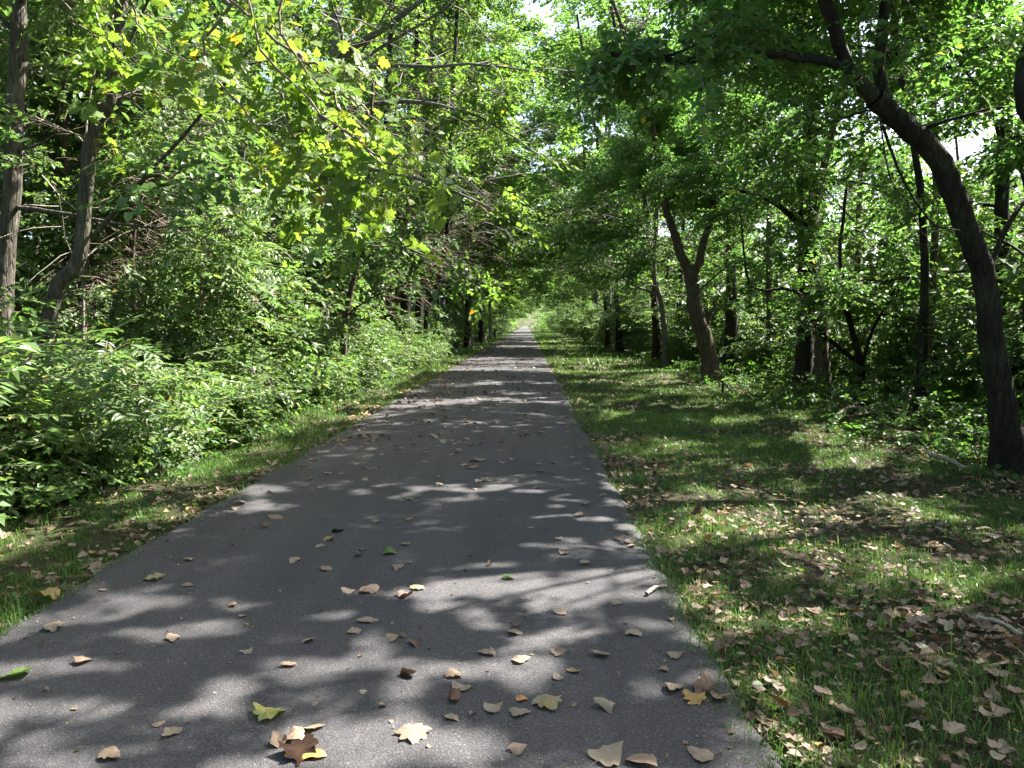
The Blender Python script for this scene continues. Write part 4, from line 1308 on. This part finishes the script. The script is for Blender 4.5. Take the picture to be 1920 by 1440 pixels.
def outline(g, shape):
    if shape == 'lobed':
        h = np.array([(0, 0), (.14, -.08), (.3, -.05), (.35, .08), (.5, .12), (.63, .3), (.5, .37), (.4, .43), (.45, .58), (.42, .74), (.28, .7), (.2, .76), (.12, .92), (0, 1.03)])
    elif shape == 'oval':
        h = np.array([(0, 0), (.16, .04), (.29, .16), (.35, .32), (.33, .5), (.25, .7), (.13, .88), (0, 1)])
    else:
        h = np.array([(0, 0), (.12, -.05), (.27, -.03), (.4, .06), (.47, .2), (.44, .33), (.37, .46), (.3, .58), (.21, .7), (.12, .84), (0, 1)])
    h = h + g.normal(0, .02, h.shape) * (np.arange(len(h)) > 0)[:, None]
    left = h[1:-1][::-1] * [-1, 1] + g.normal(0, .02, (len(h) - 2, 2))
    return np.vstack([h, left]) * [g.uniform(.85, 1.1), 1]


def bent_blade(g, shape, k):
    o = outline(g, shape); n = len(o)
    c = np.array([0, .4])
    p = np.vstack([[c], c + (o - c) * .55, o])
    q = p - c
    a = g.uniform(0, PI)
    u = q[:, 0] * math.cos(a) + q[:, 1] * math.sin(a); w = -q[:, 0] * math.sin(a) + q[:, 1] * math.cos(a)
    x = np.sin(u * k) / k; z = (1 - np.cos(u * k)) / k * g.choice([-1, 1], p=[.45, .55])
    k2 = g.uniform(.3, 1.0)
    z = z + w * w * k2 * .35 * g.choice([-1, 1])
    rr = np.sqrt((q ** 2).sum(1))
    z = z + g.normal(0, .03, len(p)) * rr * 1.6
    z = z + .05 * rr * np.sin(np.arctan2(q[:, 1], q[:, 0]) * g.integers(3, 7) + g.random() * 6) + g.normal(0, .008, len(p))
    v = np.column_stack([x * math.cos(a) - w * math.sin(a), x * math.sin(a) + w * math.cos(a), z])
    t = []
    for i in range(n):
        m = (i + 1) % n
        t += [[0, 1 + i, 1 + m], [1 + i, 1 + n + i, 1 + n + m], [1 + i, 1 + n + m, 1 + m]]
    return v, np.array(t), n


def fallen_mesh(shape, colour, var):
    key = (shape, colour, var)
    if key not in LMESH:
        g = np.random.default_rng(1000 + sum(map(ord, shape + colour)) * 7 + var)
        v, t, n = bent_blade(g, 'heart' if shape == 'curled' else shape, g.uniform(2.2, 3.2) if shape == 'curled' else g.uniform(.4, 1.6))
        v[:, 2] -= v[:, 2].min()
        m = M_DARKLEAF if colour == 'dark brown' else M_ORANGE if colour == 'orange' else M_GREENF if colour in ('green', 'yellow-green') else M_DRY
        tn = np.full(len(v), {'green': .1, 'yellow-green': .7}.get(colour, TINTS.get(colour, .5)))
        tn = np.clip(tn + g.normal(0, .07, len(v)), 0, 1)
        if colour == 'yellow-green':
            tn[0] = 1; tn[1:1 + n:3] = .95
        k = len(v)
        b0 = v[1 + n]
        st = np.array([b0 + [-.012, .03, .004], b0 + [.012, .03, .004], b0 + [g.normal(0, .1), -.36, .02]])
        st[:, 2] = np.maximum(st[:, 2], .01)
        LMESH[key] = new_mesh('fallen_leaf', np.vstack([v, st]), [np.vstack([t, [[k, k + 1, k + 2]]])], [m], None, np.append(tn, [tn[0]] * 3), smooth_shade=True)
    return LMESH[key]


SAME = {}


def put_leaf(x, y, size, shape, colour, label, group, z=None, rz=None):
    o = link('fallen_leaf', fallen_mesh(shape, colour, int(hg.integers(0, 4))))
    f = (x - PL) / (PR - PL)
    if z is None:
        z = (.034 + .011 * math.sin(PI * min(max(f, 0), 1))) if PL < x < PR else float(ground_z(x, y)) + .03
    o.location = (x, y, z)
    o.rotation_euler = (hg.normal(0, .12), hg.normal(0, .12), hg.uniform(0, 6.28) if rz is None else rz)
    o.scale = [size] * 3
    tag(o, label, 'leaf', group)
    if label.endswith('*'):
        SAME.setdefault(label, []).append(o)
    return o


HERO = [  # picture point, size in metres, shape, colour, label
    (30, 1268, .13, 'lobed', 'green', 'large fresh green lobed leaf lying on the asphalt at the left picture edge'),
    (503, 1350, .13, 'lobed', 'yellow-green', 'yellow-green lobed leaf with brown middle lying on the asphalt'),
    (562, 1420, .13, 'lobed', 'dark brown', 'largest dark brown curled leaf at the bottom of the picture'),
    (585, 1375, .085, 'heart', 'grey-tan', 'grey tan leaf just above the dark brown curled leaf'),
    (555, 1392, .09, 'heart', 'tan', 'tan leaf overlapping the dark brown curled leaf'),
    (520, 1398, .09, 'curled', 'tan', 'curled tan leaf left of the dark brown leaf'),
    (590, 1425, .08, 'heart', 'yellow', 'yellowish leaf tucked beside the dark brown leaf'),
    (775, 1385, .105, 'lobed', 'grey-tan', 'ragged grey lobed leaf alone at the bottom centre of the path'),
    (208, 1427, .085, 'heart', 'tan', 'round tan leaf at the bottom left of the path'),
    (320, 1382, .08, 'heart', 'pale', 'pale pointed leaf right above the round tan leaf'),
    (297, 1365, .055, 'oval', 'tan', 'small tan leaf beside the pale pointed leaf'),
    (1140, 1423, .13, 'heart', 'pale', 'large pale leaf at the bottom edge right of centre'),
    (1206, 1432, .11, 'heart', 'tan', 'tan leaf at the bottom edge beside the large pale leaf'),
    (1313, 1420, .09, 'heart', 'grey-tan', 'grey tan leaf at the bottom near the right path edge'),
    (972, 1413, .065, 'heart', 'tan', 'small squarish tan leaf at the bottom centre right'),
    (1028, 1325, .115, 'lobed', 'greenish', 'broad greenish leaf in the row of leaves near the bottom'),
    (975, 1343, .08, 'heart', 'grey-tan', 'grey leaf left of the broad greenish leaf'),
    (925, 1335, .075, 'heart', 'pale', 'pale upright leaf left of the grey leaf near the bottom'),
    (1135, 1330, .085, 'curled', 'pale', 'pale folded leaf right of the broad greenish leaf'),
    (977, 1317, .045, 'lobed', 'orange', 'small orange leaf scrap near the bottom centre'),
    (765, 1273, .08, 'curled', 'dark brown', 'dark brown crumpled leaf standing up on the path'),
    (540, 1254, .07, 'heart', 'tan', 'tan leaf at the edge of a light spot on the path'),
    (1303, 1313, .085, 'lobed', 'yellow', 'yellow-brown leaf at the right path edge'),
    (1325, 1290, .13, 'curled', 'brown', 'brown crumpled leaf clump at the right path edge'),
    (1348, 1308, .1, 'heart', 'tan', 'tan leaf at the rim of the brown clump by the right edge'),
    (1262, 1295, .09, 'heart', 'tan', 'folded tan leaf left of the brown clump by the right edge'),
    (85, 1122, .14, 'lobed', 'yellow', 'bright yellow leaf on the grass at the left path edge'),
    (730, 1042, .1, 'heart', 'green', 'green leaf on the shaded middle of the path'),
    (955, 1088, .075, 'heart', 'green', 'small green leaf right of the middle of the path'),
    (633, 1000, .09, 'heart', 'dark brown', 'dark brown curled leaf above the green ones on the path'),
    (232, 968, .13, 'lobed', 'green', 'pale green lobed leaf lying in the left verge grass'),
]
for x, y, s, sh, c, lb in HERO:
    p = gpx(x, y)
    put_leaf(p[0], p[1], s, sh, c, lb, 'single fallen leaves that stand out')
MINOR = [(852, 1273, .08, 'tan'), (862, 1297, .085, 'pale'), (852, 1315, .075, 'brown'), (848, 1353, .06, 'grey-tan'), (680, 1304, .03, 'pale'), (578, 1208, .06, 'pale'), (463, 1228, .055, 'pale'), (325, 1203, .08, 'grey-tan'), (155, 1245, .075, 'tan'),
         (663, 1190, .075, 'pale'), (693, 1170, .11, 'grey-tan'), (735, 1204, .1, 'tan'), (777, 1213, .08, 'brown'), (915, 1230, .075, 'grey-tan'), (977, 1243, .08, 'grey-tan'), (965, 1192, .07, 'pale'), (968, 1178, .045, 'brown'), (1047, 1228, .07, 'tan'), (1045, 1275, .05, 'pale'), (1075, 1262, .075, 'greenish'),
         (1125, 1232, .085, 'tan'), (1187, 1190, .08, 'pale'), (1050, 1152, .07, 'pale'), (1268, 1230, .085, 'grey-tan'), (1245, 1258, .04, 'tan'), (1258, 1163, .04, 'pale'), (100, 1180, .09, 'pale'), (437, 1140, .06, 'tan'), (455, 1160, .04, 'pale'), (350, 1100, .075, 'tan'), (290, 1087, .1, 'greenish'), (655, 1115, .09, 'grey-tan'), (695, 1113, .12, 'tan'), (758, 1123, .11, 'brown'), (783, 1108, .08, 'greenish'), (745, 1070, .08, 'tan'), (613, 1072, .085, 'tan'), (553, 1055, .09, 'pale'), (1097, 1058, .1, 'pale'), (1057, 1040, .06, 'pale'), (1155, 1133, .06, 'pale'), (620, 1015, .09, 'greenish'),
         (520, 973, .12, 'tan'), (497, 990, .08, 'brown'), (355, 1052, .075, 'grey-tan'), (600, 1028, .06, 'pale'), (680, 1035, .06, 'greenish'), (673, 1047, .06, 'brown'), (760, 1025, .07, 'tan'), (1085, 968, .1, 'pale'), (1100, 948, .09, 'tan'), (1048, 1013, .08, 'pale'), (995, 993, .05, 'pale'), (705, 983, .07, 'tan'), (768, 978, .08, 'orange'), (768, 940, .08, 'tan'), (600, 917, .08, 'tan'), (685, 902, .08, 'pale'), (450, 945, .1, 'tan'), (900, 905, .1, 'pale'), (885, 880, .13, 'tan'), (900, 866, .13, 'pale'), (795, 850, .11, 'yellow'), (615, 890, .08, 'pale'), (580, 901, .07, 'brown'), (825, 897, .07, 'pale'), (823, 912, .07, 'pale'), (890, 920, .07, 'tan'), (915, 905, .07, 'tan'), (1035, 890, .08, 'brown'), (1005, 917, .07, 'pale'), (660, 870, .08, 'pale'), (640, 890, .06, 'pale'), (940, 870, .07, 'pale'), (960, 863, .07, 'pale'), (1130, 930, .07, 'tan'), (1183, 1017, .09, 'pale'), (1160, 1012, .07, 'tan'), (1185, 1025, .06, 'pale'), (515, 975, .07, 'pale'), (440, 955, .07, 'pale')]
for x, y, s, c in MINOR:
    p = gpx(x, y)
    zone = 'on the dappled front of the path' if y > 1140 else 'on the front half of the path' if y > 1000 else 'on the shaded stretch of the path'
    put_leaf(p[0], p[1], s, 'curled' if c == 'brown' else ['heart', 'heart', 'oval', 'lobed'][int(hg.integers(0, 4))], c, 'small %s fallen leaf %s*' % (c, zone), 'small fallen leaves on the path')
n_done = len(HERO) + len(MINOR)
while n_done < 215:
    yy = hg.uniform(7.5, 14.5)
    xx = hg.uniform(PL + .05, PR - .05)
    c = hg.choice(['pale', 'tan', 'grey-tan', 'brown', 'pale'])
    put_leaf(xx, yy, hg.uniform(.06, .1), ['heart', 'oval', 'lobed'][int(hg.integers(0, 3))], c, 'small %s fallen leaf %s*' % (c, 'on the shaded stretch of the path' if yy < 11 else 'where the path runs into the distance'), 'small fallen leaves on the path')
    n_done += 1
while n_done < 298:
    yy = 2.2 + 4.2 * hg.random() ** 1.3
    xx = hg.uniform(.9, .9 + yy * .5)
    c = hg.choice(['pale', 'tan', 'grey-tan', 'brown', 'tan'])
    put_leaf(xx, yy, hg.uniform(.045, .08), ['heart', 'curled', 'lobed'][int(hg.integers(0, 3))], c, '%s dry leaf on the grass beside the right path edge*' % c, 'dry leaves on the right verge', z=float(ground_z(xx, yy)) + .035)
    n_done += 1


for lb, obs in SAME.items():
    for i, o in enumerate(sorted(obs, key=lambda q: q.location.y)):
        o['label'] = '%s nearest %s' % (ORD[i], lb[:-1])


# ------------------------------------------------------------------ sticks, stake, post
def stick(name, label, pts, r0, r1, cat='stick', m=None):
    p = curve_pts([np.array(q, float) for q in pts], 12)
    base = p[0].copy()
    q = Parts(); q.add(*tube(p - base, np.linspace(r0, r1, 12), 7, .12, hg))
    o = link(name, q.mesh(name, [m or M_DEAD]), None, base)
    tag(o, label, cat)
    return o


def on(x, y, z):
    p = gpx(x, y, 0)
    return np.array([p[0], p[1], float(ground_z(p[0], p[1])) + z])


stick('fallen_twig', 'short pale twig lying across the right edge of the path', [on(1212, 1128, .045), on(1230, 1117, .05), on(1250, 1108, .03)], .011, .007)
stick('fallen_stick', 'curved pale dead stick below the twin trunks', [on(1565, 797, .12), on(1590, 790, .2), on(1630, 785, .16)], .035, .02)
stick('fallen_stick', 'long dead bough on the ground left of the leaning tree', [on(1745, 862, .1), on(1780, 880, .12), on(1810, 893, .1)], .03, .018)
stick('fallen_stick', 'pale broken bough slanting up between the crooked sapling and the leaning tree', [on(1690, 790, .0), on(1710, 760, .35) * [1, 1, 1] + [0, 0, .2], on(1725, 790, 0) + [0.1, .2, 1.15]], .04, .02)
stick('fallen_twig', 'thin stick in the grass near the right picture edge', [on(1830, 1180, .05), on(1870, 1200, .07), on(1915, 1225, .05)], .012, .006)
b = on(1355, 742, 0)
stick('stake', 'short dark stake at the right verge below the forked tree', [b - [0, 0, .1], b + [0, 0, .15], b + [-.02, 0, .3]], .03, .027, 'stake', M_BARK_D)
pp = np.array([-3.35, 80, float(ground_z(-3.35, 80))])
bm_v, bm_f = tube(np.array([[0, 0, -.1], [0, 0, .3], [0, 0, .85], [0, 0, .9]]) + pp * 0, [.11, .11, .11, .02], 6)
o = link('marker_post', new_mesh('marker_post', bm_v, [bm_f], [M_BARK_D]), None, pp)
tag(o, 'small dark post at the left verge far along the path', 'post')
